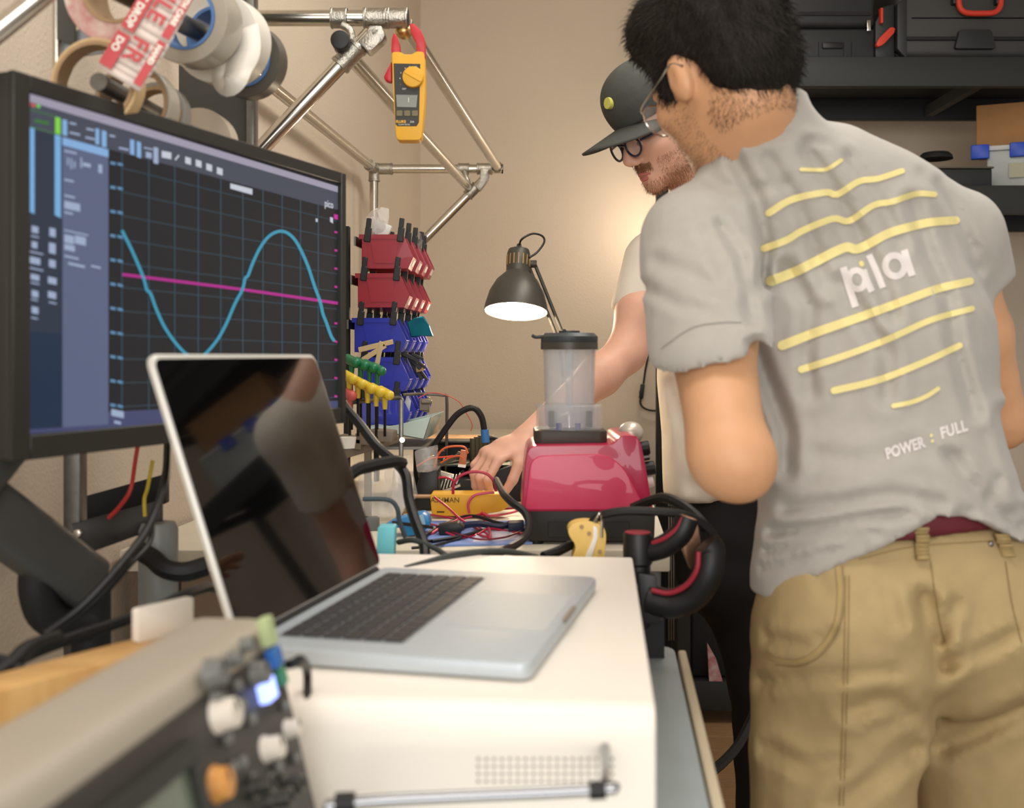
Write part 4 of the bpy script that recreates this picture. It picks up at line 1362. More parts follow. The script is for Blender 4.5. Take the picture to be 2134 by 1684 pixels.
MB().prism([at(u, v, 1.9) for u, v in ((1058, 1090), (1092, 1088), (1092, 1108), (1060, 1112))], (0, .03, 0)).build('navy_plug', mat('navy_plug', (34, 40, 66), .5), bevel=.002, label='dark blue plug next to the blender foot', cat='plug')
MB().prism([at(u, v, 2.33) for u, v in ((1022, 985), (1092, 960), (1092, 1045), (1030, 1045))], (0, .2, 0)).build('dark_case', mat('dark_case', (44, 44, 50), .5), bevel=.006, label='dark grey equipment case behind the hand and blender', cat='case')

# ------------------------------------------------------------------ blender on the bench
M_brd = mat('blender_red', (180, 22, 70), .3, coat=.35)
M_bpan = mat('blender_red_reflection', (208, 52, 92), .42, coat=.3)  # lighter than the housing: the panel's soft reflection is put into its red
M_jar = mat('jar_clear', (236, 240, 244), .08, trans=.5, alpha=.34, ior=1.15, spec=.9)
M_frost = mat('jar_scuffed', (214, 218, 222), .35, alpha=.32)
bd0 = 1.80
bcx = at(1228, 0, bd0 + .1).x
bl = thing('kitchen_blender', (bcx, bd0 + .1, BZ), 'red countertop blender with a clear jar standing at the bench edge', 'blender')
px = bd0 / FPX


def bprism(P, y0, y1):
    return MB().prism([at(u, v, bd0) + Vector((0, y0, 0)) for u, v in P], (0, y1 - y0, 0))


shell = round_poly([(1086, 1066), (1096, 945), (1108, 929), (1278, 927), (1292, 908), (1325, 906), (1337, 925), (1362, 1066)], [4, 30, 10, 14, 12, 14, 30, 4], 5)
bprism(shell, .0, .20).build('housing', M_brd, bl, bevel=.012, segs=4)
pan = round_poly([(1094, 1062), (1106, 950), (1285, 944), (1345, 1062)], [6, 30, 55, 6], 8)
bprism(pan, -.004, .004).build('side_panel', M_bpan, bl, bevel=.006, segs=4)
bot = round_poly([(1090, 1066), (1366, 1066), (1364, 1128), (1100, 1128)], [2, 2, 10, 10], 3)
bprism(bot, .004, .196).build('base', mat('blender_base', (38, 35, 32), .5), bl, bevel=.006)
bprism(round_poly([(1142, 1088), (1312, 1088), (1312, 1120), (1142, 1120)], 4, 3), .001, .01).build('base_recess', mat('blender_base_dark', (26, 24, 22), .5), bl, bevel=.001, segs=1)
for u in (1118, 1345):
    for y in (.02, .175):
        p = at(u, 1120, bd0) + Vector((0, y, 0))
        MB().cyl((p.x, p.y, BZ), (p.x, p.y, p.z), .012).build('foot', M_rubber, bl)
padc = at(1193, 905, bd0).x
zpad = at(0, 932, bd0).z
MB().prism([(padc + x, bd0 + .1 + y, zpad) for x, y in rounded(.122, .122, .014)], (0, 0, .024)).build('jar_seat', mat('seat_dark', (58, 50, 44), .5), bl, bevel=.003)
jz = zpad + .024
jc = Vector((padc, bd0 + .1, jz))
jr = .047
# lower clear collar with corner walls
MB().lathe([(.057, 0), (.057, .040), (.054, .042), (.0535, .0395), (.0535, 0)], jc, seg=4 * 8, closed=True).build('collar', M_jar, bl)
jar = MB().lathe([(.041, .004), (.043, .03), (.0445, .10), (.0465, .148), (.0445, .148), (.0428, .10), (.0412, .03), (.0395, .006)], jc, seg=40, closed=True).build('jar', M_jar, bl)
MB().lathe([(0, .006), (.039, .006), (.041, .03), (.0425, .10), (.0435, .138), (0, .138)], jc, seg=32).build('milky_fill', mat('milky_water', (216, 218, 220), .3, alpha=.26), jar)
for a_ in range(4):
    t = math.radians(45 + 90 * a_)
    MB().box(jc + Vector((math.cos(t) * .042, math.sin(t) * .042, .018)), (.018, .006, .028), rotz(45 + 90 * a_)).build('mount_block', mat('seat_brown', (70, 60, 48), .5), bl, bevel=.002)
bld = MB()
bld.cyl(jc + Vector((0, 0, .002)), jc + Vector((0, 0, .022)), .009)
for k in range(4):
    t = math.radians(90 * k + 20)
    bld.box(jc + Vector((math.cos(t) * .016, math.sin(t) * .016, .022 + .003 * (k % 2))), (.028, .008, .0015), rotz(90 * k + 20) @ Matrix.Rotation(.3 * (-1) ** k, 3, 'Y'))
bld.build('blade', mat('blade_steel', (210, 208, 204), .15, 1), bl)
for dx_ in (-.02, .012):
    MB().cyl(jc + Vector((dx_, -.045, 0)), jc + Vector((dx_, -.045, .012)), .005).build('blue_pin', mat('blue_pin', (36, 44, 120), .4), bl)
lidm = mat('lid_dark', (58, 64, 66), .45)
lid_ = MB().lathe([(0, .146), (.047, .146), (.049, .150), (.049, .158), (.043, .164), (.018, .164), (.018, .168), (0, .168)], jc, seg=36).build('lid', lidm, bl)
MB().lathe([(.0485, .136), (.0492, .136), (.0492, .148), (.0485, .148)], jc, seg=36, closed=True).build('lid_skirt', mat('lid_skirt', (70, 66, 58), .4), lid_)
MB().tube([jc + Vector((-.046, 0, .158)), jc + Vector((-.058, -.004, .157)), jc + Vector((-.064, -.006, .160))], .003, 8, 3).build('lid_tab', lidm, lid_)
tb_ = MB().lathe([(.006, .03), (.0075, .125), (.006, .13), (0, .13), (0, .03)], jc, seg=14).build('inner_tube', M_frost, jar)
for (u, v, r, L_, m, lb) in ((1338, 948, .012, .024, M_black, None), (1341, 968, .006, .022, M_steel, 'small metal toggle'), (1348, 992, .012, .026, M_black, None), (1352, 1022, .010, .020, M_white, 'white round knob')):
    p = at(u, v, bd0) + Vector((0, .10, 0))
    MB().cyl(p, p + Vector((L_, 0, .004)), r, seg=20).build('control_knob', m, bl, bevel=.001, segs=1, label=lb)
p = at(1318, 914, bd0) + Vector((0, .1, 0))
MB().ell(p + Vector((.008, 0, .002)), (.022, .024, .02)).build('top_dial', mat('dial_silver', (206, 196, 182), .35, .4), bl, label='silver rounded dial on the hump')

# ------------------------------------------------------------------ desk lamp
M_lampg = mat('lamp_grey', (74, 72, 66), .42, .3)
M_lampin = mat('lamp_inner_white', (240, 236, 226), .5)
LDp = 2.80
lc = at(1075, 650, LDp)
lax = Vector((.05, .26, 1)).normalized()
lmp = thing('desk_lamp', (at(1200, 0, LDp).x, LDp + .12, BZ), 'dark grey jointed desk lamp, switched on, behind the blender', 'lamp')
outer = [(.0815, 0), (.079, .018), (.070, .052), (.054, .082), (.036, .100), (.030, .106)]
MB().lathe(outer + [(.028, .105), (.034, .098), (.052, .080), (.068, .051), (.077, .018), (.0795, 0)], lc, lax, 44, closed=True).build('shade', M_lampg, lmp)
MB().lathe([(.0788, .002), (.0762, .018), (.0672, .051), (.051, .079), (.033, .096), (0, .098), ], lc, lax, 44).build('reflector', M_lampin, lmp)
hs_ = MB().lathe([(.030, .104), (.0302, .118), (.0302, .155), (.027, .166), (.016, .171), (.007, .172), (.006, .182), (0, .182)], lc, lax, 32).build('socket_cap', M_lampg, lmp)
xa = lax.orthogonal().normalized()
ya = lax.cross(xa)
for k in range(16):
    t = 2 * math.pi * k / 16
    r_ = xa * math.cos(t) + ya * math.sin(t)
    MB().box(lc + lax * .135 + r_ * .0301, (.003, .002, .028), axes(lax.cross(r_), r_, lax)).build('vent_slot', mat('slot_warm', (168, 130, 76), .6), hs_)
MB().lathe([(0, .012), (.018, .014), (.030, .030), (.030, .045), (.016, .075), (.014, .098), (0, .098)], lc, lax, 24).build('bulb', mat('bulb_glow', (255, 240, 214), .4, emit=(255, 226, 180), estr=26), lmp)
a1, a2, a3 = lc + lax * .13 + Vector((.034, .02, 0)), at(1172, 712, LDp + .05), at(1198, 940, LDp + .1)
for dx_ in (-.009, .009):
    MB().cyl(a1 + Vector((dx_, 0, 0)), a2 + Vector((dx_, 0, 0)), .0048, seg=10).build('upper_arm', M_lampg, lmp)
    MB().cyl(a2 + Vector((dx_, 0, 0)), a3 + Vector((dx_, 0, 0)), .0048, seg=10).build('lower_arm', M_lampg, lmp)
MB().cyl(a2 - Vector((.018, 0, 0)), a2 + Vector((.018, 0, 0)), .013).build('elbow', M_lampg, lmp)
MB().cyl(a1 - Vector((.03, .0, 0)), a1 + Vector((.014, 0, 0)), .010).build('shade_joint', M_lampg, lmp)
MB().cyl((a3.x, a3.y, BZ), a3, .016).build('stem', M_lampg, lmp)
MB().cyl((a3.x, a3.y, BZ), (a3.x, a3.y, BZ + .02), .06, .055, seg=28).build('base', M_lampg, lmp)
MB().tube([lc + lax * .18, at(1088, 498, LDp), at(1110, 487, LDp + .02), at(1130, 492, LDp + .03), at(1134, 505, LDp + .03), at(1120, 525, LDp + .02), at(1103, 537, LDp)], .0028, 8, 5).build('cord', M_rubber, lmp)
MB().tube([at(1160, 716, LDp + .05), at(1172, 700, LDp + .03), at(1178, 690, LDp + .03), at(1174, 688, LDp + .03), at(1168, 694, LDp + .03)], .003, 8, 3).build('spring_cord', M_rubber, lmp)
pl_ = bpy.data.lights.new('desk_lamp_bulb', 'POINT')
pl_.energy = 7
pl_.color = (1.0, .80, .56)
pl_.shadow_soft_size = .025
po = bpy.data.objects.new('desk_lamp_bulb', pl_)
po.location = lc + lax * -.004 
COL.objects.link(po)

# ------------------------------------------------------------------ cable with switch on the back wall
wl = lambda u, v: hit(u, v, CORNER - EY * .02, EY)
sw = thing('switched_cable', wl(1340, 850), 'thin black cord with an inline switch hanging on the back wall', 'cord')
MB().tube([wl(1420, 560), wl(1385, 640), wl(1356, 725), wl(1346, 765), wl(1341, 800)], .0042, 8, 5).build('cord', M_rubber, sw)
MB().tube([wl(1335, 830), wl(1335, 842), wl(1345, 852), wl(1365, 856), wl(1395, 850), wl(1440, 830)], .0042, 8, 5).build('cord', M_rubber, sw)
MB().prism([wl(u, v) - EY * .012 for u, v in round_poly([(1335, 800), (1344, 801), (1340, 832), (1331, 831)], 3, 3)], EY * .022).build('inline_switch', M_black, sw, bevel=.003)
MB().box(wl(1334, 818) - EY * .006, (.008, .012, .012)).build('rocker', M_black, sw)

# ------------------------------------------------------------------ yellow tool and clamp at the bench corner
yt = thing('yellow_tool', at(1222, 1165, 1.50), 'yellow pistol-shaped tool with a white stripe standing behind the white unit', 'tool')
M_ytl = mat('tool_yellow', (226, 188, 100), .45)
ypr = round_poly([(1192, 1165), (1202, 1138), (1186, 1118), (1183, 1102), (1196, 1090), (1228, 1086), (1256, 1094), (1264, 1112), (1260, 1165)], [3, 12, 10, 10, 14, 16, 16, 14, 3], 4)
MB().prism([at(u, v, 1.50) for u, v in ypr], (0, .035, 0)).build('body', M_ytl, yt, bevel=.008, segs=4)
MB().prism([at(u, v, 1.498) for u, v in round_poly([(1236, 1094), (1246, 1100), (1246, 1120), (1232, 1165), (1218, 1165), (1236, 1122)], 6, 4)], (0, .004, 0)).build('stripe', M_white, yt, bevel=.001)
yzb = at(0, 1165, 1.5).z
MB().prism([at(u, 1160, 1.505) for u in (1200, 1256)] + [Vector((at(u, 0, 1.505).x, 1.505, CZ)) for u in (1256, 1200)], (0, .025, 0)).build('grip', M_ytl, yt, bevel=.004)
MB().tube([at(1254, 1120, 1.498), at(1254, 1080, 1.498), at(1250, 1070, 1.49), at(1245, 1078, 1.49), at(1240, 1088, 1.495)], .0022, 8, 4).build('wire_bail', M_chrome, yt)
for (u, v) in ((1212, 1098), (1228, 1112), (1250, 1150)):
    MB().cyl(at(u, v, 1.4985), at(u, v, 1.502), .003).build('screw', mat('tool_screw', (150, 110, 50), .4), yt)
M_rdm = mat('dull_red', (150, 36, 52), .5)
kc = thing('clamp_knob_post', at(1330, 1300, 1.47), 'black round clamp knob with a red top beside the white unit', 'knob')
kx = at(1329, 1110, 1.47)
kb_ = kx.z - .125
MB().lathe([(0, .125), (.0185, .125), (.0195, .122), (.0195, .085), (.017, .082), (.017, .06), (.021, .056), (.021, .004), (.018, 0), (0, 0)], (kx.x, kx.y, kb_), seg=28).build('knob', M_black, kc)
MB().lathe([(0, .1262), (.0172, .1262), (.0172, .1250), (0, .1250)], (kx.x, kx.y, kb_), seg=28).build('red_cap', M_rdm, kc)
MB().cyl((kx.x, kx.y, CZ), (kx.x, kx.y, kb_ + .01), .012).build('stem', M_blackm, kc)
gc = thing('hand_clamp', at(1420, 1330, 1.44), 'black curved double clamp handle with a red lining at the bench corner', 'clamp')
g1 = [at(1352, 1148, 1.47), at(1385, 1138, 1.46), at(1418, 1112, 1.45), at(1432, 1078, 1.45)]
MB().tube(g1, .0155, 14, 5).build('upper_grip', M_black, gc)
g2 = [at(1352, 1248, 1.45), at(1400, 1258, 1.44), at(1445, 1240, 1.43), at(1472, 1200, 1.42), at(1480, 1150, 1.42), at(1470, 1135, 1.42)]
MB().tube(g2, .0195, 16, 5).build('lower_grip', M_black, gc)
MB().tube([at(1358, 1230, 1.432), at(1395, 1236, 1.424), at(1430, 1220, 1.414), at(1452, 1188, 1.406), at(1456, 1150, 1.406)], .0035, 8, 5).build('red_lining', M_rdm, gc)
MB().tube([at(1360, 1132, 1.456), at(1385, 1122, 1.446), at(1410, 1102, 1.44), at(1424, 1076, 1.44)], .003, 8, 5).build('red_lining', M_rdm, gc)
MB().prism([at(u, v, 1.455) for u, v in round_poly([(1420, 1072), (1452, 1082), (1462, 1140), (1440, 1190), (1425, 1150)], 5, 3)], (0, .02, 0)).build('jaw_plate', mat('coppery_plate', (150, 112, 88), .3, .7), gc, bevel=.002)
MB().prism([at(u, v, 1.44) for u, v in round_poly([(1330, 1195), (1368, 1200), (1378, 1300), (1340, 1300)], 4, 3)], (0, .03, 0)).build('bracket', M_black, gc, bevel=.003)
MB().box((at(1360, 0, 1.46).x, 1.47, (CZ + at(0, 1290, 1.46).z) / 2), (.03, .03, at(0, 1290, 1.46).z - CZ)).build('foot', M_blackm, gc)

# ------------------------------------------------------------------ shelving on the right
M_rack = mat('rack_charcoal', (48, 50, 50), .55, .2)
RY0, RY1 = 3.72, 4.28
rx0, rx1 = at(1425, 0, RY0).x, 2.35
rack = thing('shelving_unit', ((rx0 + rx1) / 2, 4.0, 0), 'charcoal steel shelving unit along the back wall', 'shelving')
for x in (rx0, rx1):
    for y in (RY0 + .02, RY1 - .02):
        MB().box((x, y, 1.30), (.045, .04, 2.6)).build('upright', M_rack, rack, bevel=.002)
zs = []
for (v0, v1) in ((118, 180), (386, 446)):
    z1_, z0_ = at(0, v0, RY0).z, at(0, v1, RY0).z
    zs.append(z1_)
    MB().box(((rx0 + rx1) / 2, RY0 + .015, (z0_ + z1_) / 2), (rx1 - rx0, .03, z1_ - z0_)).build('front_beam', M_rack, rack, bevel=.003)
    MB().box(((rx0 + rx1) / 2, RY1 - .015, (z0_ + z1_) / 2), (rx1 - rx0, .03, z1_ - z0_)).build('rear_beam', M_rack, rack, bevel=.003)
    gm = MB()
    n = 36
    for k in range(n):
        x = rx0 + (rx1 - rx0) * (k + .5) / n
        gm.box((x, (RY0 + RY1) / 2, z1_ - .006), (.004, RY1 - RY0 - .06, .004))
    for k in range(7):
        gm.box(((rx0 + rx1) / 2, RY0 + .05 + (RY1 - RY0 - .1) * k / 6, z1_ - .010), (rx1 - rx0 - .01, .005, .004))
    gm.build('wire_deck', M_rack, rack)
    MB().box(((rx0 + rx1) / 2, (RY0 + RY1) / 2, z1_ - .018), (rx1 - rx0 - .02, RY1 - RY0 - .08, .006)).build('deck_board', M_blackm, rack)
    for x in (rx1 - .06, rx1 - .75):
        MB().box((x, (RY0 + RY1) / 2, z0_ + .03), (.03, RY1 - RY0 - .06, .04)).build('cross_member', M_rack, rack)
for zz in (.10, .62):
    MB().box(((rx0 + rx1) / 2, RY0 + .015, zz), (rx1 - rx0, .03, .10)).build('front_beam', M_rack, rack, bevel=.003)
    MB().box(((rx0 + rx1) / 2, (RY0 + RY1) / 2, zz + .044), (rx1 - rx0 - .02, RY1 - RY0 - .04, .008)).build('deck_board', M_blackm, rack)
for k in range(9):
    MB().box((rx0 - .006, RY0 + .04 + .06 * k, .72), (.004, .012, 1.2)).build('side_slat', M_rack, rack)
ZT, ZM = zs


def rrow(u0, u1, zb, h, y0, dep, m, name, label, cat, bev=.01):
    r_ = thing(name, (at((u0 + u1) / 2, 0, y0).x, y0 + dep / 2, zb), label, cat)
    x0_, x1_ = at(u0, 0, y0).x, at(u1, 0, y0).x
    MB().box(((x0_ + x1_) / 2, y0 + dep / 2, zb + h / 2), (x1_ - x0_, dep, h)).build('body', m, r_, bevel=bev, segs=3)
    return r_, x0_, x1_


M_case = mat('black_case', (34, 35, 36), .55, var=.08, bump=.1)
M_case2 = mat('black_case_low', (38, 40, 41), .5)
c1, x0_, x1_ = rrow(1560, 1824, ZT, .105, RY0 + .03, .4, M_case2, 'ribbed_case', 'black ribbed hard case on the top shelf under the zippered case', 'case')
for k, u in enumerate((1628, 1665, 1680, 1712, 1765, 1782)):
    MB().box((at(u, 0, RY0).x, RY0 + .028, ZT + .03), (.004, .008, .055)).build('rib', M_case2, c1)
MB().box((at(1740, 0, RY0).x, RY0 + .026, ZT + .045), (.07, .01, .022)).build('latch', M_black, c1, bevel=.004)
c2, x0_, x1_ = rrow(1556, 1826, ZT + .106, .30, RY0 + .02, .42, M_case, 'zippered_case', 'black soft zippered case at the top edge above the ribbed case', 'case', .02)
MB().box(((x0_ + x1_) / 2, RY0 + .018, ZT + .150), (x1_ - x0_ - .04, .008, .012)).build('zipper', M_blackm, c2)
for u in (1632, 1812):
    MB().box(at(u, 52, RY0) + Vector((0, .008, 0)), (.012, .006, .036)).build('zipper_pull', M_chrome, c2, bevel=.001)
c3, x0_, x1_ = rrow(1868, 2300, ZT, .37, RY0 + .02, .4, mat('tool_case_grey', (58, 58, 57), .5, var=.08, vscale=8), 'tool_case', 'dark grey rolling tool case with an orange handle on the top shelf', 'tool case', .03)
M_orr = mat('handle_orange', (206, 62, 44), .45)
hz_ = lambda u, v: at(u, v, RY0 - .005)
MB().tube([hz_(1998, -5), hz_(2000, 14), hz_(2012, 26), hz_(2045, 28), hz_(2072, 26), hz_(2084, 14), hz_(2086, -5)], .0095, 12, 4).build('handle', M_orr, c3, label='orange carrying handle')
for u in (1996, 2086):
    MB().box(hz_(u, -2) + Vector((0, .015, 0)), (.03, .03, .03)).build('handle_mount', M_case2, c3, bevel=.004)
MB().prism([hz_(u, v) + Vector((0, .005, 0)) for u, v in round_poly([(2002, 60), (2068, 60), (2078, 100), (1992, 100)], 6, 3)], (0, .03, 0)).build('front_latch', M_case2, c3, bevel=.004)
MB().box(((x0_ + x1_) / 2, RY0 + .02, ZT + .065), (x1_ - x0_ - .05, .02, .012)).build('seam', M_blackm, c3, bevel=.002)
for v_ in (34, 78):
    MB().box(((x0_ + x1_) / 2, RY0 + .026, at(0, v_, RY0).z), (x1_ - x0_ - .1, .012, .006)).build('ridge', M_case2, c3, bevel=.001, segs=1)
MB().prism([hz_(u, v) + Vector((0, .01, 0)) for u, v in ((1872, 5), (1893, -10), (1893, 122), (1872, 100))], (0, .04, 0)).build('corner_guard', M_case2, c3, bevel=.006)
MB().prism([hz_(u, v) for u, v in round_poly([(1826, 92), (1832, 80), (1856, 56), (1866, 58), (1864, 68), (1842, 92), (1830, 98)], 4, 3)], (0, .02, 0)).build('side_clasp', M_orr, c3, bevel=.003, label='orange side clasp')
MB().prism([hz_(u, v) + Vector((0, .03, 0)) for u, v in ((1830, 40), (1846, 8), (1872, 0), (1872, 118), (1830, 116))], (0, .3, 0)).build('side_shell', M_case2, c3, bevel=.008)
MB().box(hz_(1840, 30) + Vector((0, .02, 0)), (.008, .02, .05)).build('red_tab', M_orr, c3)
c4, x0_, x1_ = rrow(1950, 2068, ZM, .065, RY0 + .05, .3, M_case2, 'flat_case', 'flat black case on the lower shelf in front of the clear tub', 'case', .006)
MB().box(((x0_ + x1_) / 2, RY0 + .2, ZM + .068), (x1_ - x0_ + .01, .31, .006)).build('lid_edge', mat('case_edge', (90, 84, 74), .5), c4, bevel=.002)
MB().lathe([(0, .022), (.045, .022), (.055, .012), (.058, 0), (0, 0)], at(1950, 332, RY0 + .15) - Vector((0, 0, 0))).build('black_spool', M_blackm, label='low round black spool lying on the flat black case', cat='spool')
c5 = thing('clear_tub', (at(2110, 0, RY0 + .02).x, RY0 + .2, ZM), 'clear plastic tub with blue latches at the right edge of the lower shelf', 'tub')
M_tub = mat('tub_clear', (190, 196, 194), .3, alpha=.75)
x5 = at(2072, 0, RY0 + .1).x
tubp = [(x5, RY0 + .16), (x5 + .34, RY0 + .02), (x5 + .46, RY0 + .3), (x5 + .12, RY0 + .44)]
MB().prism([(x, y, ZM) for x, y in tubp], (0, 0, .145)).build('body', M_tub, c5, bevel=.008)
MB().prism([(x, y, ZM + .145) for x, y in tubp], (0, 0, .018)).build('lid', mat('tub_lid', (200, 202, 200), .4), c5, bevel=.004)
M_bl = mat('latch_blue', (28, 72, 190), .4)
f5 = (Vector((x5 + .34, RY0 + .02, 0)) - Vector((x5, RY0 + .16, 0)))
for t in (-.06, .28, .62):
    p = Vector((x5, RY0 + .16, ZM + .142)) + f5 * t
    MB().box(p, (.06, .03, .05), rotz(math.degrees(math.atan2(f5.y, f5.x)))).build('latch', M_bl, c5, bevel=.004)
MB().box(Vector((x5, RY0 + .15, ZM + .07)) + f5 * .25, (.05, .004, .05), rotz(math.degrees(math.atan2(f5.y, f5.x)))).build('label', mat('tub_label', (176, 172, 150), .6), c5)
c6 = MB().prism([(x, y, ZM + .1635) for x, y in ((x5 - .02, RY0 + .2), (x5 + .32, RY0 + .05), (x5 + .44, RY0 + .31), (x5 + .1, RY0 + .46))], (0, 0, .15)).build('body_tmp', mat('kraft_carton', (160, 118, 74), .8, var=.05), None, bevel=.003, label='brown kraft carton stacked on the clear tub', cat='carton')
c6.name = 'kraft_carton'
# dark goods low on the shelving, seen past the legs
for (u0, u1, zb, h, lb, m) in ((1440, 1530, .148, .36, 'black crate low on the shelving behind the legs', M_blackm), (1535, 1640, .148, .30, 'dark grey bin low on the shelving', M_case2), (1440, 1600, .674, .22, 'dark toolbox on the middle shelving deck', M_case2)):
    rrow(u0, u1, zb, h, RY0 + .05, .38, m, 'storage_crate', lb, 'crate', .01)
MB().prism([at(u, v, RY0 + .0) for u, v in ((1474, 1340), (1492, 1372), (1506, 1420), (1478, 1420))], (0, .01, 0)).build('paper_bag', mat('red_white_paper', (200, 186, 184), .6, col2=(170, 60, 70), vscale=30), label='white and red paper bag corner low on the shelving', cat='bag')
# small clip lamp on the shelving, behind the people; its glow shows on the wall
kl = thing('clip_lamp', (.60, 4.37, 1.66), 'small bare-bulb clip lamp on the shelving upright lighting the wall', 'lamp')
lp0 = Vector((.60, 4.37, 1.76))
MB().lathe([(0, -.03), (.012, -.028), (.028, .0), (.026, .016), (.012, .03), (0, .033)], lp0, (0, 0, 1), 20).build('bulb', mat('bulb_glow_soft', (255, 240, 214), .4, emit=(255, 226, 180), estr=12, alpha=.3), kl)
MB().cyl(lp0 - Vector((0, 0, .10)), lp0 - Vector((0, 0, .028)), .017, .014).build('socket', M_black, kl)
MB().box(lp0 + Vector((-.01, -.08, -.085)), (.03, .14, .03)).build('clip', M_black, kl, bevel=.003)
l = bpy.data.lights.new('clip_lamp_bulb', 'POINT')
l.energy = 8
l.color = (1.0, .86, .70)
l.shadow_soft_size = .034
o = bpy.data.objects.new('clip_lamp_bulb', l)
o.location = lp0 + Vector((0, 0, .0))
COL.objects.link(o)
# ------------------------------------------------------------------ people: blended solids turned into one continuous skin
def V3(p):
    return np.array(p[:], dtype=np.float32)


class Field:
    """signed distance field on a grid whose axes are finer where asked"""

    def __init__(self, lo, hi, h, fine=()):
        self.ax = []
        for a in range(3):
            x, out = lo[a], []
            while x < hi[a]:
                out.append(x)
                st = h
                for (flo, fhi, fh) in fine:
                    if flo[a] <= x <= fhi[a]:
                        st = min(st, fh)
                x += st
            self.ax.append(np.array(out, dtype=np.float32))
        self.D = np.full([len(a) for a in self.ax], 1.0, dtype=np.float32)

    def like(self):
        f = Field.__new__(Field)
        f.ax = self.ax
        f.D = np.full_like(self.D, 1.0)
        return f

    def sub(self, lo, hi):
        s = tuple(slice(max(0, int(np.searchsorted(a, lo[i])) - 1), int(np.searchsorted(a, hi[i])) + 1) for i, a in enumerate(self.ax))
        return s, self.ax[0][s[0]][:, None, None], self.ax[1][s[1]][None, :, None], self.ax[2][s[2]][None, None, :]

    def blend(self, s, d, k):
        A = self.D[s]
        if k <= 0:
            self.D[s] = np.minimum(A, d)
        else:
            h = np.clip(.5 + .5 * (A - d) / k, 0, 1)
            self.D[s] = A * (1 - h) + d * h - k * h * (1 - h)

    def cone(self, a, b, ra, rb, k=.02, w=None):
        """tapered limb; ra / rb = radius or (radius along w, radius across)"""
        a, b = V3(a), V3(b)
        ra = (ra, ra) if not isinstance(ra, tuple) else ra
        rb = (rb, rb) if not isinstance(rb, tuple) else rb
        R = max(*ra, *rb) + k + .025
        s, X, Y, Z = self.sub(np.minimum(a, b) - R, np.maximum(a, b) + R)
        d = b - a
        L = float(np.linalg.norm(d))
        z = d / L
        px, py, pz = X - a[0], Y - a[1], Z - a[2]
        tz_ = px * z[0] + py * z[1] + pz * z[2]
        t = np.clip(tz_ / L, 0, 1)
        over = tz_ - t * L
        if w is None:
            q = np.sqrt(np.maximum((px - t * d[0]) ** 2 + (py - t * d[1]) ** 2 + (pz - t * d[2]) ** 2, 1e-12))
            dist = q - (ra[0] + (rb[0] - ra[0]) * t)
        else:
            w = V3(w)
            w = w - z * float(np.dot(w, z))
            w = w / np.linalg.norm(w)
            v = np.cross(z, w)
            rw = ra[0] + (rb[0] - ra[0]) * t
            rd = ra[1] + (rb[1] - ra[1]) * t
            lw_ = px * w[0] + py * w[1] + pz * w[2]
            lv = px * v[0] + py * v[1] + pz * v[2]
            m = np.minimum(rw, rd)
            k0 = np.sqrt((lw_ / rw) ** 2 + (lv / rd) ** 2 + (over / m) ** 2) + 1e-6
            k1 = np.sqrt((lw_ / rw ** 2) ** 2 + (lv / rd ** 2) ** 2 + (over / m ** 2) ** 2) + 1e-6
            dist = k0 * (k0 - 1) / k1
        self.blend(s, dist.astype(np.float32), k)
        return self

    def _ell(self, c, r, R, pad):
        c = V3(c)
        m = max(r) + pad
        s, X, Y, Z = self.sub(c - m, c + m)
        px, py, pz = X - c[0], Y - c[1], Z - c[2]
        if R is None:
            q = (px, py, pz)
        else:
            q = tuple(px * R[0][i] + py * R[1][i] + pz * R[2][i] for i in range(3))
        k0 = np.sqrt(sum((q[i] / r[i]) ** 2 for i in range(3))) + 1e-6
        k1 = np.sqrt(sum((q[i] / r[i] ** 2) ** 2 for i in range(3))) + 1e-6
        return s, (k0 * (k0 - 1) / k1).astype(np.float32)

    def ell(self, c, r, R=None, k=.02):
        s, d = self._ell(c, r, R, k + .02)
        self.blend(s, d, k)
        return self

    def carve(self, c, r, R=None, k=.01):
        s, d = self._ell(c, r, R, k + .02)
        A, B = self.D[s], -d
        h = np.clip(.5 - .5 * (A - B) / k, 0, 1)
        self.D[s] = A * (1 - h) + B * h + k * h * (1 - h)
        return self

    def plane(self, p, n):
        """keep what lies behind the plane"""
        p, n = V3(p), V3(Vector(n).normalized())
        X, Y, Z = self.ax[0][:, None, None], self.ax[1][None, :, None], self.ax[2][None, None, :]
        self.D = np.maximum(self.D, ((X - p[0]) * n[0] + (Y - p[1]) * n[1] + (Z - p[2]) * n[2]).astype(np.float32))
        return self

    def above(self, xs, zs):
        """keep what lies above the height profile zs(xs)"""
        zc = np.interp(self.ax[0], xs, zs)[:, None, None].astype(np.float32)
        self.D = np.maximum(self.D, zc - self.ax[2][None, None, :])
        return self

    def below(self, xs, zs):
        zc = np.interp(self.ax[0], xs, zs)[:, None, None].astype(np.float32)
        self.D = np.maximum(self.D, self.ax[2][None, None, :] - zc)
        return self

    def shell(self, t):
        self.D = np.maximum(self.D, -(self.D + t))
        return self

    def near(self, band=.03):
        idx = np.nonzero(np.abs(self.D) < band)
        return idx, self.ax[0][idx[0]], self.ax[1][idx[1]], self.ax[2][idx[2]]

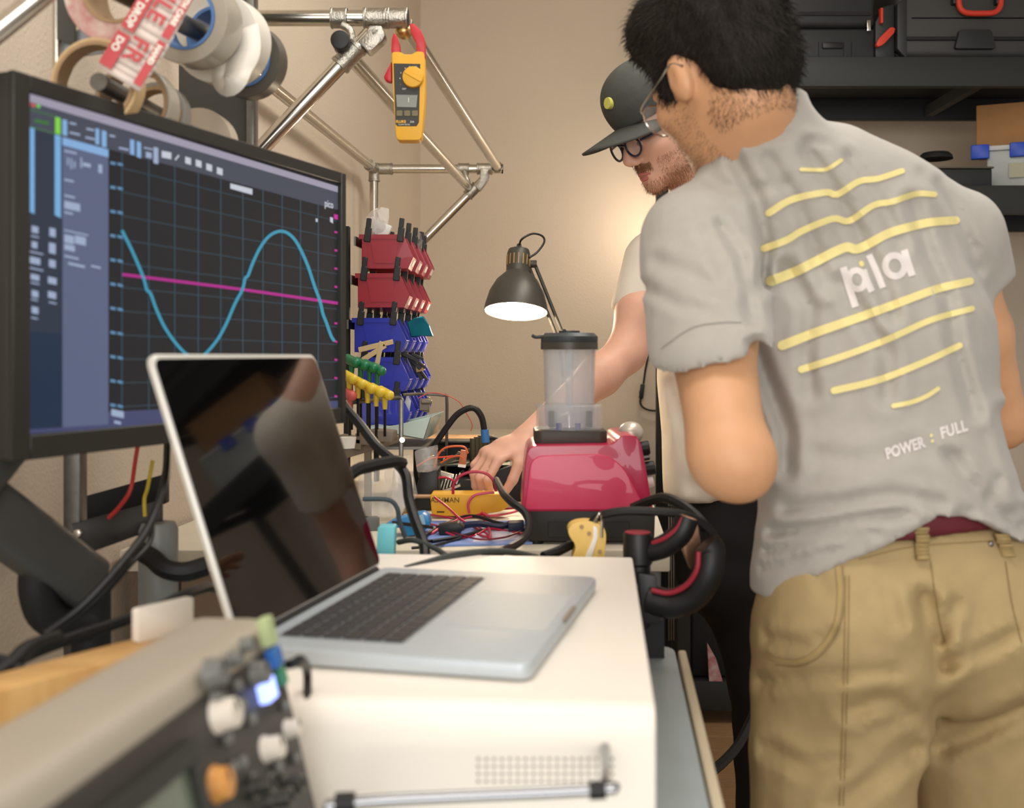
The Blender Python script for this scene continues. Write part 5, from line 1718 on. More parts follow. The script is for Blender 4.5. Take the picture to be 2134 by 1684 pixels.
    def creases(self, items, ylim):
        """items: (polyline of photo-scale points on the cloth, width px, depth m); grooves on the side towards ylim"""
        idx, x, y, z = self.near()
        U = CU + FPX * x / y
        Vv = CV - FPX * (z - CAMZ) / y
        add = np.zeros_like(x)
        for pts, wpx, dep in items:
            best = np.full_like(x, 1e9)
            n = len(pts) - 1
            for i in range(n):
                (u0, v0), (u1, v1) = pts[i], pts[i + 1]
                du, dv = u1 - u0, v1 - v0
                t = np.clip(((U - u0) * du + (Vv - v0) * dv) / (du * du + dv * dv), 0, 1)
                dd_ = (U - u0 - t * du) ** 2 + (Vv - v0 - t * dv) ** 2
                best = np.minimum(best, dd_)
            g = np.exp(-best / (wpx * wpx)) - .55 * np.exp(-(np.sqrt(best) - 1.9 * wpx) ** 2 / (wpx * wpx))
            add += dep * g
        add = np.where(y < ylim, add, 0)
        self.D[idx] += add.astype(np.float32)
        return self

    def noise(self, amp, freq, seed=0):
        idx, x, y, z = self.near()
        r = np.random.default_rng(seed)
        add = np.zeros_like(x)
        for o_ in range(3):
            for _ in range(4):
                kx = r.normal(size=3)
                kx = kx / np.linalg.norm(kx) * freq * 2 ** o_
                add += np.sin(x * kx[0] + y * kx[1] + z * kx[2] + r.uniform(0, 6.28)) / 2 ** o_
        self.D[idx] += (amp * add / 4).astype(np.float32)
        return self

    def mesh(self, name, relax=1):
        D = self.D
        S = D < 0
        nx, ny, nz = D.shape
        c = np.zeros((nx - 1, ny - 1, nz - 1), dtype=np.int8)
        for i in (0, 1):
            for j in (0, 1):
                for k in (0, 1):
                    c += S[i:nx - 1 + i, j:ny - 1 + j, k:nz - 1 + k]
        act = (c > 0) & (c < 8)
        I = np.full(act.shape, -1, dtype=np.int64)
        ci = np.nonzero(act)
        n = len(ci[0])
        I[ci] = np.arange(n)
        P = np.zeros((n, 3), dtype=np.float64)
        cnt = np.zeros(n)
        corners = [(0, 0, 0), (1, 0, 0), (0, 1, 0), (1, 1, 0), (0, 0, 1), (1, 0, 1), (0, 1, 1), (1, 1, 1)]
        for a_ in range(8):
            for b_ in range(a_ + 1, 8):
                A, B = corners[a_], corners[b_]
                if sum(abs(A[q] - B[q]) for q in range(3)) != 1:
                    continue
                da = D[ci[0] + A[0], ci[1] + A[1], ci[2] + A[2]]
                db = D[ci[0] + B[0], ci[1] + B[1], ci[2] + B[2]]
                m = (da < 0) != (db < 0)
                t = np.where(m, da / np.where(m, da - db, 1), 0)
                for q in range(3):
                    xa, xb = self.ax[q][ci[q] + A[q]], self.ax[q][ci[q] + B[q]]
                    P[:, q] += np.where(m, xa + (xb - xa) * t, 0)
                cnt += m
        P /= cnt[:, None]
        F = []
        for q in range(3):
            sl0 = [slice(None)] * 3
            sl1 = [slice(None)] * 3
            sl0[q], sl1[q] = slice(0, -1), slice(1, None)
            e = S[tuple(sl0)] != S[tuple(sl1)]
            ei = list(np.nonzero(e))
            o1, o2 = (q + 1) % 3, (q + 2) % 3
            ok = (ei[o1] > 0) & (ei[o2] > 0) & (ei[o1] < D.shape[o1] - 1) & (ei[o2] < D.shape[o2] - 1)
            ei = [x[ok] for x in ei]
            inside = S[tuple(ei)]

            def cell(d1, d2):
                g = [x.copy() for x in ei]
                g[o1] = g[o1] + d1
                g[o2] = g[o2] + d2
                return I[tuple(g)]
            quad = np.stack([cell(-1, -1), cell(0, -1), cell(0, 0), cell(-1, 0)], 1)
            quad[~inside] = quad[~inside][:, ::-1]
            F.append(quad)
        F = np.concatenate(F)
        for _ in range(relax):       # light Laplacian relaxation
            acc = np.zeros_like(P)
            num = np.zeros(n)
            for a_ in range(4):
                i0, i1 = F[:, a_], F[:, (a_ + 1) % 4]
                np.add.at(acc, i0, P[i1]); np.add.at(acc, i1, P[i0])
                np.add.at(num, i0, 1); np.add.at(num, i1, 1)
            P = P * .5 + .5 * acc / np.maximum(num, 1)[:, None]
        return P, F


def field_obj(name, f, m, parent=None, relax=1, origin=None, **kw):
    P, F = f.mesh(name, relax)
    if parent is not None:
        off = np.array(W[parent][:])
    else:
        off = np.array(origin[:]) if origin is not None else np.array([P[:, 0].mean(), P[:, 1].mean(), P[:, 2].min()])
    me = bpy.data.meshes.new(name)
    me.vertices.add(len(P))
    me.vertices.foreach_set('co', (P - off).astype(np.float32).ravel())
    me.loops.add(F.size)
    me.loops.foreach_set('vertex_index', F.astype(np.int32).ravel())
    me.polygons.add(len(F))
    me.polygons.foreach_set('loop_start', np.arange(0, F.size, 4, dtype=np.int32))
    me.update(calc_edges=True)
    me.validate()
    me.polygons.foreach_set('use_smooth', np.ones(len(me.polygons), dtype=bool))
    ms = m if isinstance(m, (list, tuple)) else [m]
    for x in ms:
        me.materials.append(x)
    o = link_mesh(name, me, parent)
    if parent is None:
        o.location = Vector(off)
        W[o] = Vector(off)
    tag(o, **kw)
    return o, P, F


def head_frame(f, roll=0.0):
    f = Vector(f).normalized()
    r = f.cross(Vector((0, 0, 1))).normalized()
    u = r.cross(f).normalized()
    if roll:
        q = Matrix.Rotation(math.radians(roll), 3, f)
        r, u = q @ r, q @ u
    return axes(r, f, u)


def head_field(S, c, R, s=1.0):
    L = lambda x, y, z: Vector(c) + R @ Vector((x, y, z)) * s
    S.ell(L(0, -.014, .034), (.075 * s, .097 * s, .092 * s), R, .02)
    S.ell(L(0, .022, -.018), (.065 * s, .071 * s, .082 * s), R, .03)
    S.ell(L(0, .032, -.072), (.051 * s, .055 * s, .042 * s), R, .03)
    S.ell(L(0, .078, -.100), (.021 * s, .016 * s, .016 * s), R, .03)
    for sx in (-1, 1):
        S.ell(L(sx * .044, .058, -.022), (.022 * s, .02 * s, .018 * s), R, .03)
        S.carve(L(sx * .031, .101, -.002), (.016 * s, .013 * s, .011 * s), R, .014)
        S.ell(L(sx * .031, .0815, -.002), (.0118 * s, .0118 * s, .0118 * s), R, .003)
        S.cone(L(sx * .014, .094, .017), L(sx * .046, .080, .019), .007 * s, .006 * s, .012)
        S.ell(L(sx * .011, .100, -.040), (.0085 * s, .010 * s, .0075 * s), R, .006)
        # ear: rim, lobe, hollow
        S.ell(L(sx * .078, -.012, -.004), (.010 * s, .019 * s, .031 * s), R, .008)
        S.carve(L(sx * .090, -.006, .002), (.006 * s, .010 * s, .017 * s), R, .006)
    S.cone(L(0, .094, .008), L(0, .112, -.031), .0065 * s, .0115 * s, .012)
    S.cone(L(-.017, .087, -.067), L(.017, .087, -.067), .0055 * s, .0055 * s, .006)
    S.cone(L(-.015, .087, -.078), L(.015, .087, -.078), .0062 * s, .0062 * s, .006)
    return L


def strands(o, P, N, length, width, direc, jitter, seed, curl=.3):
    """short tapered strands rooted at P, added to mesh object o"""
    r = np.random.default_rng(seed)
    n = len(P)
    d = direc + r.normal(size=(n, 3)) * jitter
    d /= np.linalg.norm(d, axis=1)[:, None] + 1e-9
    sd = np.cross(d, N)
    sd /= np.linalg.norm(sd, axis=1)[:, None] + 1e-9
    ln = length * r.uniform(.6, 1.25, size=n)[:, None]
    p0 = P - N * .002
    p1 = P + d * ln * .5 + N * .0015
    p2 = P + d * ln + N * .001 * curl
    Vt = np.stack([p0 - sd * width / 2, p0 + sd * width / 2, p1 - sd * width * .35, p1 + sd * width * .35, p2], 1).reshape(-1, 3)
    b = np.arange(n) * 5
    q = np.stack([b, b + 1, b + 3, b + 2], 1)
    t = np.stack([b + 2, b + 3, b + 4], 1)
    off = np.array(W[o][:])
    faces = [tuple(x) for x in q] + [tuple(x) for x in t]
    return Vt - off, faces


def vert_normals(P, F):
    a = P[F[:, 2]] - P[F[:, 0]]
    b = P[F[:, 3]] - P[F[:, 1]]
    fn = np.cross(a, b)
    N = np.zeros_like(P)
    for k in range(4):
        np.add.at(N, F[:, k], fn)
    return N / (np.linalg.norm(N, axis=1)[:, None] + 1e-12)


def strand_obj(name, parent, P, N, length, width, direc, jitter, seed, m, n, label=None):
    r = np.random.default_rng(seed)
    sel = r.choice(len(P), size=min(n, len(P)), replace=False) if len(P) > n else np.arange(len(P))
    reps = max(1, n // max(1, len(sel)))
    sel = np.tile(sel, reps)
    dr = direc[sel] if isinstance(direc, np.ndarray) and direc.ndim == 2 else direc
    Vt, fc = strands(parent, P[sel] + r.normal(size=(len(sel), 3)) * .0006, N[sel], length, width, dr, jitter, seed)
    me = bpy.data.meshes.new(name)
    me.from_pydata([tuple(v) for v in Vt], [], fc)
    me.materials.append(m)
    o = link_mesh(name, me, parent)
    o['kind'] = 'stuff'
    if label:
        o['label'] = label
    return o


def hand(S, wrist, fwd, palm_dn, thumb_side, curl=(35, 45, 30), s=1.0, thumb=None, spread=4):
    """palm, four bent fingers of unequal length and a thumb from the side of the palm"""
    f = Vector(fwd).normalized()
    n = Vector(palm_dn).normalized()
    n = (n - f * n.dot(f)).normalized()
    t = Vector(thumb_side)
    t = (t - f * t.dot(f) - n * t.dot(n)).normalized()
    w = Vector(wrist)
    k0 = w + f * .088 * s
    S.cone(w, w + f * .05 * s, (.026 * s, .018 * s), (.036 * s, .016 * s), .012, t)
    S.cone(w + f * .04 * s, k0 - f * .004, (.036 * s, .015 * s), (.040 * s, .012 * s), .01, t)
    for i, (o_, ln) in enumerate(((.030, .92), (.010, 1.0), (-.010, .95), (-.029, .76))):
        b = k0 + t * o_ * s - f * (.010 if i == 3 else .002) * s
        d = f.copy()
        ang = 0
        rr = (.0092, .0085, .0076) if i < 3 else (.008, .0074, .0066)
        sp = Matrix.Rotation(math.radians((1.4 - i) * spread), 3, n)
        if (sp @ f).dot(t) * (1.4 - i) < 0:
            sp = Matrix.Rotation(-math.radians((1.4 - i) * spread), 3, n)
        p = b
        for j, seg in enumerate((.046, .028, .021)):
            ang += curl[j] + (3 - i) * 1.5
            a_ = math.radians(ang)
            d = sp @ (f * math.cos(a_) + n * math.sin(a_))
            q = p + d * seg * ln * s
            S.cone(p, q, rr[j] * s * 1.02, rr[min(2, j + 1)] * s, .004 if j else .006)
            p = q
    tb = w + f * .022 * s + t * .024 * s
    td = (thumb or [(t * .75 + f * .6 + n * .25), (f * .8 + t * .35 + n * .4), (f * .7 + n * .7)])
    p = tb
    for j, (seg, r0, r1) in enumerate(((.042, .016, .0115), (.032, .0112, .0100), (.026, .0098, .0084))):
        q = p + Vector(td[j]).normalized() * seg * s
        S.cone(p, q, r0 * s, r1 * s, .010 if j == 0 else .004)
        p = q


def snap(bvh, u, v, lift=.001):
    """point on the cloth seen at photo pixel (u, v)"""
    h, n, i, d = bvh.ray_cast(EYE, ray(u, v).normalized())
    if h is None:
        return None
    return h - ray(u, v).normalized() * lift


def bvh_of(P, F):
    return BVHTree.FromPolygons([tuple(p) for p in P], [tuple(int(i) for i in f) for f in F])


def print_band(name, bvh, pts, w0, w1, m, parent, lift=.0009, cap=True, step=7):
    """printed band on the cloth along pts (px); rounded ends"""
    P = [Vector((u, v, 0)) for u, v in pts]
    P = spline(P, 6)
    # resample
    out = [P[0]]
    acc = 0
    for a_, b_ in zip(P[:-1], P[1:]):
        seg = (b_ - a_).length
        acc += seg
        if acc >= step:
            out.append(b_)
            acc = 0
    if (out[-1] - P[-1]).length > 1:
        out.append(P[-1])
    n = len(out)
    b = MB()
    prev = None
    rows_ = []
    for i, p in enumerate(out):
        t = (out[min(i + 1, n - 1)] - out[max(i - 1, 0)]).normalized()
        nn = Vector((-t.y, t.x, 0))
        wv = (w0 + (w1 - w0) * i / (n - 1)) / 2
        if cap and i == 0:
            for k in (1.0, .86, .5):
                e = p - t * wv * k
                rows_.append((e, nn * wv * math.sqrt(max(0, 1 - k * k)) + nn * .01))
        rows_.append((p, nn * wv))
        if cap and i == n - 1:
            for k in (.5, .86, 1.0):
                e = p + t * wv * k
                rows_.append((e, nn * wv * math.sqrt(max(0, 1 - k * k)) + nn * .01))
    for p, nv in rows_:
        row = []
        for k in (-1, -.33, .33, 1):
            q = p + nv * k
            h = snap(bvh, q.x, q.y, lift)
            row.append(b.bm.verts.new(h) if h is not None else None)
        if prev and all(prev) and all(row):
            for k in range(3):
                b.bm.faces.new((prev[k], prev[k + 1], row[k + 1], row[k]))
        prev = row
    return b.build(name, m, parent)


def print_text(name, bvh, s, size, o, ex, ey, m, parent, bold=0.0, spacing=1.0, lift=.0012):
    V, Fc = text_tris(s, 1.0, bold, spacing)
    b = MB()
    vv = []
    for x, y in V:
        u = o[0] + ex[0] * x * size + ey[0] * y * size
        v = o[1] + ex[1] * x * size + ey[1] * y * size
        vv.append(b.bm.verts.new(snap(bvh, u, v, lift) or at(u, v, 1.4)))
    for f in Fc:
        b.bm.faces.new([vv[i] for i in f])
    return b.build(name, m, parent)
# ------------------------------------------------------------------ person in the grey T-shirt (back to the lens)
M_skin1 = mat('skin_tan', (212, 160, 120), .5, sss=.08, var=.04, vscale=25, bump=.06, bscale=500)
M_hair1 = mat('hair_dark', (34, 29, 25), .75, spec=.25, var=.25, vscale=200)
M_shirt1 = mat('shirt_grey', (172, 167, 159), .85, var=.03, vscale=60, bump=.12, bscale=900, sheen=.2)
M_khaki = mat('khaki_cotton', (176, 153, 110), .85, var=.06, vscale=25, bump=.15, bscale=700)
M_khakid = mat('khaki_seam', (146, 122, 78), .85)
M_belt = mat('maroon_belt', (104, 34, 44), .7, bump=.2, bscale=400)
M_prn = mat('print_yellow', (234, 218, 150), .75)
M_prw = mat('print_white', (222, 214, 210), .75)
M_shoe = mat('shoe_dark', (36, 34, 34), .6)

wv = Vector((.95, .31, 0))
C1 = at(1503, 160, 1.43)
R1 = head_frame((-.42, .90, -.30), -11)
shL, shR = at(1452, 505, 1.43), at(1985, 500, 1.56)
elL, wrL = at(1518, 946, 1.21), at(1514, 872, 1.45)
elR, wrR = at(2085, 880, 1.66), at(1960, 880, 1.86)
pel, che, upr = at(1872, 1225, 1.45), at(1800, 720, 1.51), at(1735, 480, 1.51)
hipL, hipR = at(1745, 1330, 1.44), at(2020, 1330, 1.50)
knL, knR = at(1725, 1950, 1.43), at(2040, 1950, 1.53)
anL, anR = Vector((knL.x - .01, knL.y + .04, .09)), Vector((knR.x + .01, knR.y + .02, .09))
lo = Vector((.10, 1.05, 0.0))
hi = Vector((.80, 2.05, 1.85))
B = Field(lo, hi, .011, [((C1.x - .14, C1.y - .14, C1.z - .15), (C1.x + .14, C1.y + .14, 1.8), .0045), ((.2, 1.12, 1.05), (.36, 1.30, 1.30), .007)])
L1 = head_field(B, C1, R1)
nk0 = at(1590, 330, 1.48)
B.cone(nk0, C1 + R1 @ Vector((0, -.03, -.05)), .062, .058, .03)
B.cone(pel, che, (.150, .095), (.155, .10), .03, wv)
B.cone(che, upr, (.155, .10), (.14, .08), .03, wv)
B.cone(shL + Vector((.03, .01, 0)), nk0, .045, .05, .03)
B.cone(shR + Vector((-.03, .0, 0)), nk0, .045, .05, .03)
for sh, el, wr in ((shL, elL, wrL), (shR, elR, wrR)):
    k_ = 1.0 if sh is shL else .92
    mid = sh.lerp(el, .5)
    B.cone(sh, mid, .050 * k_, .0505 * k_, .02)
    B.cone(mid, el, .0505 * k_, .041 * k_, .02)
    fm = el.lerp(wr, .3)
    B.cone(el, fm, .042 * k_, .043 * k_, .02)
    B.cone(fm, wr, .043 * k_, .027, .02)
B.ell(at(1546, 974, 1.205), (.032, .034, .034), None, .03)
for hp_, kn_, an_ in ((hipL, knL, anL), (hipR, knR, anR)):
    B.cone(hp_, kn_, .080, .055, .03)
    B.cone(kn_, an_, .052, .036, .02)
    B.cone(an_, Vector((an_.x - .02, an_.y + .14, .04)), .034, .028, .02)
hand(B, wrL, (.02, 1, .22), (0, .2, -1), (1, 0, 0), (8, 10, 8), .8)
hand(B, wrR, (wrR - elR), (0, 0, -1), (-1, 0, 0), (25, 30, 20), 1.0)
p1o, _, _ = field_obj('person', B, M_skin1, None, 1, origin=Vector((.5, 1.5, 0)),
                      label='person in a grey T-shirt with yellow stripes and khaki trousers, seen from behind', cat='person')

# --- pants
Pn = Field((.12, 1.05, .03), (.82, 1.85, 1.10), .008)
Pn.cone(at(1880, 1090, 1.45), at(1880, 1240, 1.45), (.165, .112), (.182, .128), .03, wv)
Pn.ell(at(1760, 1300, 1.40), (.104, .115, .125), None, .04)
Pn.ell(at(2015, 1290, 1.44), (.112, .112, .125), None, .04)
Pn.cone(at(1746, 1340, 1.44), at(1730, 1760, 1.43), (.105, .118), (.102, .106), .035, wv)
Pn.cone(at(2050, 1340, 1.50), at(2066, 1760, 1.53), (.108, .118), (.098, .106), .010, wv)
Pn.cone(at(1726, 1760, 1.43), anL, .100, .075, .01)
Pn.cone(at(2066, 1760, 1.53), anR, .098, .075, .01)
pts_x = [at(u, 0, 1.32).x for u in (1500, 1780, 1900, 2060, 2250)]
Pn.below(pts_x, [at(0, v, 1.32).z for v in (1160, 1138, 1126, 1114, 1110)])
Pn.creases([([(1925, 1250), (1950, 1340), (1965, 1390)], 22, 0.0150), ([(1965, 1330), (1990, 1260)], 14, 0.0090),
            ([(1900, 1490), (1870, 1505), (1820, 1520)], 14, 0.0050), ([(1905, 1560), (1800, 1640), (1740, 1684)], 20, 0.0090), ([(1780, 1480), (1830, 1460), (1870, 1465)], 22, 0.0100),
            ([(1600, 1330), (1680, 1345), (1740, 1320)], 12, 0.0060), ([(1590, 1420), (1700, 1410), (1860, 1400)], 14, 0.0060), ([(2134, 1480), (2030, 1530), (1960, 1560)], 18, 0.0120),
            ([(2120, 1320), (2040, 1360), (1980, 1385)], 14, 0.0075), ([(1600, 1560), (1680, 1600), (1760, 1590)], 16, 0.0075),
            ([(1850, 1240), (1870, 1300)], 16, 0.0060), ([(1700, 1180), (1720, 1240)], 12, 0.0045)], 1.50)
Pn.noise(.003, 60, 4)
pant, PP, PF = field_obj('trousers', Pn, M_khaki, p1o, 1)
pb_ = bvh_of(PP, PF)
# belt
Bt = Field((.12, 1.05, .90), (.85, 1.85, 1.12), .008)
Bt.cone(at(1880, 1070, 1.45), at(1880, 1150, 1.45), (.168, .1155), (.168, .1155), .0, wv)
Bt.below(pts_x, [at(0, v, 1.31).z for v in (1090, 1082, 1066, 1060, 1055)])
Bt.above(pts_x, [at(0, v, 1.32).z for v in (1164, 1142, 1130, 1118, 1114)])
field_obj('belt', Bt, M_belt, p1o, 1)
# seams, loops and rivet on the trousers
def seam(pts, w_, m=M_khakid, nm='seam', lift=.002):
    return print_band(nm, pb_, pts, w_, w_, m, pant, lift, False, 9)


seam([(1746, 1180), (1750, 1240), (1742, 1300), (1712, 1350), (1668, 1378), (1620, 1376), (1592, 1362)], 9, mat('khaki_welt', (170, 146, 98), .85), 'pocket_welt', .004)
seam([(1756, 1180), (1760, 1240), (1750, 1306), (1718, 1360), (1670, 1388), (1615, 1386)], 2.5)
seam([(1762, 1200), (1760, 1350), (1756, 1500), (1750, 1680)], 2.5)
seam([(1770, 1200), (1768, 1350), (1764, 1500), (1758, 1680)], 2)
seam([(1790, 1166), (1900, 1140), (2060, 1128), (2130, 1128)], 2)
seam([(1940, 1170), (1952, 1260), (1968, 1340)], 2.5)
seam([(2096, 1170), (2110, 1260), (2130, 1340)], 2.5)
for pts in ([(1920, 1098), (1922, 1130), (1924, 1168)], [(2085, 1112), (2096, 1140), (2104, 1160)]):
    b_ = MB()
    prev = None
    rows_ = []
    for q in spline([Vector((a_, c_, 0)) for a_, c_ in pts], 4):
        h = snap(pb_, q.x, max(q.y, 1134), .006)
        d_ = h.y if h else 1.3
        d0_ = rows_[0][0].y if rows_ else d_ - .002
        d_ = min(d_, d0_ + .002)
        rows_.append((at(q.x - 14, q.y, d_ - .002), at(q.x + 14, q.y, d_ - .002)))
    for (a_, c_), (e_, g_) in zip(rows_[:-1], rows_[1:]):
        b_.quad([a_, c_, g_, e_])
    lo_ = b_.build('belt_loop', mat('khaki_welt', (170, 146, 98), .85), pant)
    md = lo_.modifiers.new('thickness', 'SOLIDIFY'); md.thickness = .004
h = snap(pb_, 2065, 1134, .001)
if h:
    MB().lathe([(0, .003), (.003, .002), (.004, 0), (0, 0)], h, (0, -1, 0), 12).build('rivet', M_steel, pant)

# --- shirt
S = Field((.10, 1.05, .90), (.82, 1.85, 1.66), .0056)
S.cone(at(1868, 1450, 1.45), at(1866, 1215, 1.45), (.190, .176), (.188, .152), .03, wv)
S.cone(at(1866, 1215, 1.45), at(1858, 1040, 1.46), (.188, .152), (.176, .130), .03, wv)
S.cone(at(1858, 1040, 1.46), che, (.176, .130), (.180, .132), .03, wv)
S.cone(che, upr, (.180, .132), (.172, .108), .04, wv)
S.cone(shL + Vector((.015, .01, 0)), at(1610, 400, 1.48), .068, .080, .04)
S.cone(shR + Vector((-.015, 0, 0)), at(1720, 385, 1.51), .066, .085, .04)
S.cone(at(1640, 430, 1.48), at(1552, 225, 1.445), .098, .0745, .035)
S.plane(at(1560, 232, 1.40), (-.42, .18, .9))
cn_, ca_ = at(1566, 268, 1.462), Vector((-.42, .18, .9)).normalized()
cu_ = ca_.orthogonal().normalized()
cw_ = ca_.cross(cu_)
cring = [cn_ + (cu_ * math.cos(2 * math.pi * i / 20) + cw_ * math.sin(2 * math.pi * i / 20)) * .073 for i in range(20)]
for i in range(20):
    S.cone(cring[i], cring[(i + 1) % 20], .0095, .0095, .006)
# collar rib
Sl = S.like()
Sl.cone(shL, shL.lerp(elL, .62), .0725, .0755, .02)
pA, pB2 = at(1375, 748, 1.32), at(1548, 690, 1.32)
e_ = (pB2 - pA).normalized()
nrm_ = e_.cross(Vector((0, 1, .25)).normalized())
if nrm_.z > 0:
    nrm_ = -nrm_
Sl.plane(pA, nrm_)
pL_, nL_ = V3(pA), V3(nrm_.normalized())
Sr = S.like()
Sr.cone(shR, shR.lerp(elR, .5), .0700, .070, .02)
pA, pB2 = at(2046, 622, 1.56), at(2098, 588, 1.56)
e_ = (pB2 - pA).normalized()
nrm_ = e_.cross(Vector((0, 1, 0)))
if nrm_.z > 0:
    nrm_ = -nrm_
Sr.plane(pA, nrm_)
for Q in (Sl, Sr):
    k = .030
    h_ = np.clip(.5 + .5 * (S.D - Q.D) / k, 0, 1)
    S.D = (S.D * (1 - h_) + Q.D * h_ - k * h_ * (1 - h_)).astype(np.float32)
hem = [(1440, 1236, 1.46), (1590, 1230, 1.44), (1640, 1216, 1.38), (1700, 1198, 1.345), (1780, 1166, 1.32), (1900, 1112, 1.31), (1960, 1076, 1.315), (2040, 1086, 1.335), (2100, 1118, 1.37), (2200, 1165, 1.45), (2350, 1200, 1.5)]
S.above([at(u, 0, d).x for u, v, d in hem], [at(0, v, d).z for u, v, d in hem])
S.creases([
    ([(1530, 330), (1580, 420), (1600, 520), (1585, 600)], 14, 0.0087),
    ([(1600, 330), (1660, 420), (1700, 520), (1720, 600)], 14, 0.0072),
    ([(1680, 310), (1740, 400), (1790, 490), (1830, 570), (1860, 660)], 15, 0.0101),
    ([(1770, 330), (1840, 430), (1880, 510)], 14, 0.0058),
    ([(1500, 470), (1545, 540), (1560, 620), (1568, 670)], 14, 0.0075),
    ([(1465, 480), (1500, 540), (1520, 600)], 13, 0.0050),
    ([(1370, 545), (1440, 570), (1500, 610)], 15, 0.0045),
    ([(1345, 600), (1420, 640), (1490, 650)], 12, 0.0043),
    ([(1640, 560), (1690, 640), (1680, 740), (1690, 820)], 16, 0.0087),
    ([(1750, 590), (1800, 660), (1850, 740), (1850, 830)], 17, 0.0087),
    ([(1900, 420), (1930, 520), (1975, 620), (1990, 720), (2030, 860)], 15, 0.0087),
    ([(1960, 380), (2010, 470), (2040, 560)], 12, 0.0035), ([(1920, 360), (1990, 440), (2030, 520)], 10, 0.0030),
    ([(1575, 720), (1610, 820), (1640, 900), (1640, 980)], 16, 0.0130),
    ([(1640, 1060), (1750, 1050), (1860, 1030), (1960, 1050)], 14, 0.0072),
    ([(1610, 1110), (1700, 1100), (1800, 1080), (1900, 1070)], 12, 0.0087),
    ([(1600, 1150), (1700, 1120), (1830, 1110)], 10, 0.0058),
    ([(1590, 1185), (1680, 1165), (1800, 1130)], 9, 0.0043),
    ([(1700, 950), (1800, 960), (1900, 930), (2000, 960)], 18, 0.0043),
    ([(2080, 1000), (2050, 1060), (2000, 1072)], 12, 0.0040), ([(2134, 1060), (2080, 1080), (2060, 1070)], 10, 0.0030),
    ([(2090, 860), (2110, 950), (2134, 1020)], 14, 0.0087), ([(1980, 950), (2040, 1030), (2120, 1100)], 14, 0.0072),
    ([(1560, 300), (1640, 280), (1720, 300)], 8, 0.0043), ([(1480, 380), (1560, 400), (1640, 380)], 12, 0.0043)], 1.60)
S.noise(.0022, 45, 2)
# trim hem and left sleeve cleanly again after the folds
S.above([at(u, 0, d).x for u, v, d in hem], [at(0, v, d).z for u, v, d in hem])
nx_ = int(np.searchsorted(S.ax[0], at(1540, 0, 1.33).x))
gx, gy, gz = S.ax[0][:nx_, None, None], S.ax[1][None, :, None], S.ax[2][None, None, :]
S.D[:nx_] = np.maximum(S.D[:nx_], (gx - pL_[0]) * nL_[0] + (gy - pL_[1]) * nL_[1] + (gz - pL_[2]) * nL_[2] + np.where(gz < CAMZ + .10, 0, -1))
for a_, b_, r_ in ((shL.lerp(elL, .50), elL, .0555), (shR.lerp(elR, .40), elR, .052)):
    I_ = S.like()
    I_.cone(a_, b_, r_, r_, 0)
    S.D = np.maximum(S.D, -I_.D)
shirt, SP, SF = field_obj('t_shirt', S, M_shirt1, p1o, 2)
sb_ = bvh_of(SP, SF)
prn = []
for pts, w0, w1 in (
        ([(1670, 353), (1712, 354), (1728, 350), (1753, 334)], 8, 9),
        ([(1602, 444), (1650, 416), (1720, 401), (1745, 405), (1790, 378), (1830, 372), (1880, 356)], 15, 12),
        ([(1592, 518), (1640, 500), (1670, 482), (1735, 456), (1770, 460), (1820, 428), (1860, 420), (1910, 404), (1948, 405)], 15, 12),
        ([(1606, 586), (1660, 565), (1700, 545), (1760, 516), (1790, 518), (1850, 487), (1900, 472), (1940, 463), (1992, 459)], 21, 17),
        ([(1630, 720), (1700, 693), (1780, 665), (1860, 636), (1950, 603), (2022, 586)], 20, 16),
        ([(1670, 770), (1760, 741), (1850, 707), (1940, 667), (2026, 643)], 15, 12),
        ([(1738, 814), (1830, 792), (1920, 757), (2000, 720)], 15, 13),
        ([(1862, 846), (1900, 838), (1930, 826), (1955, 810)], 10, 9)):
    print_band('printed_stripe', sb_, pts, w0, w1, M_prn, shirt, .0024, True, 4)


def circ(cx, cy, rx, ry, ang, a0, a1, n=20):
    out = []
    ca, sa = math.cos(ang), math.sin(ang)
    for i in range(n + 1):
        t = math.radians(a0 + (a1 - a0) * i / n)
        x, y = rx * math.cos(t), ry * math.sin(t)
        out.append((cx + x * ca - y * sa, cy + x * sa + y * ca))
    return out


# the word across the back, drawn as strokes: p, i, l, a
for pts, w_, lf in (([(1757, 557), (1770, 600), (1783, 640)], 15, .0012), (circ(1786, 583, 17, 20, -.25, 175, -185), 13, .0010), ([(1799, 562), (1808, 588), (1817, 608)], 14, .0012),
                    ([(1811, 531), (1826, 565), (1840, 600)], 14, .0012), (circ(1865, 554, 20, 22, -.25, 0, 360, 24), 14, .0010), ([(1884, 521), (1892, 547), (1901, 575)], 15, .0013)):
    print_band('printed_letter', sb_, pts, w_, w_, M_prw, shirt, lf, False)
print_band('printed_dot', sb_, [(1795, 548), (1796, 551)], 10, 10, M_prn, shirt, .0018)
print_text('printed_word', sb_, 'POWER', 31, (1848, 957), (.735, -.24), (-.22, -1.0), M_prw, shirt, .045, 1.02)
print_text('printed_word', sb_, 'FULL', 31, (1962, 914), (.78, -.25), (-.22, -1.0), M_prw, shirt, .045, 1.08)
print_text('printed_word', sb_, ':', 34, (1940, 922), (.93, -.30), (-.20, -1.0), M_prn, shirt, .04)
# neck ribbing
print_band('sleeve_seam', sb_, [(1378, 726), (1440, 684), (1500, 672), (1546, 672)], 2, 2, mat('shirt_seam', (140, 135, 127), .9), shirt, .0012, False)

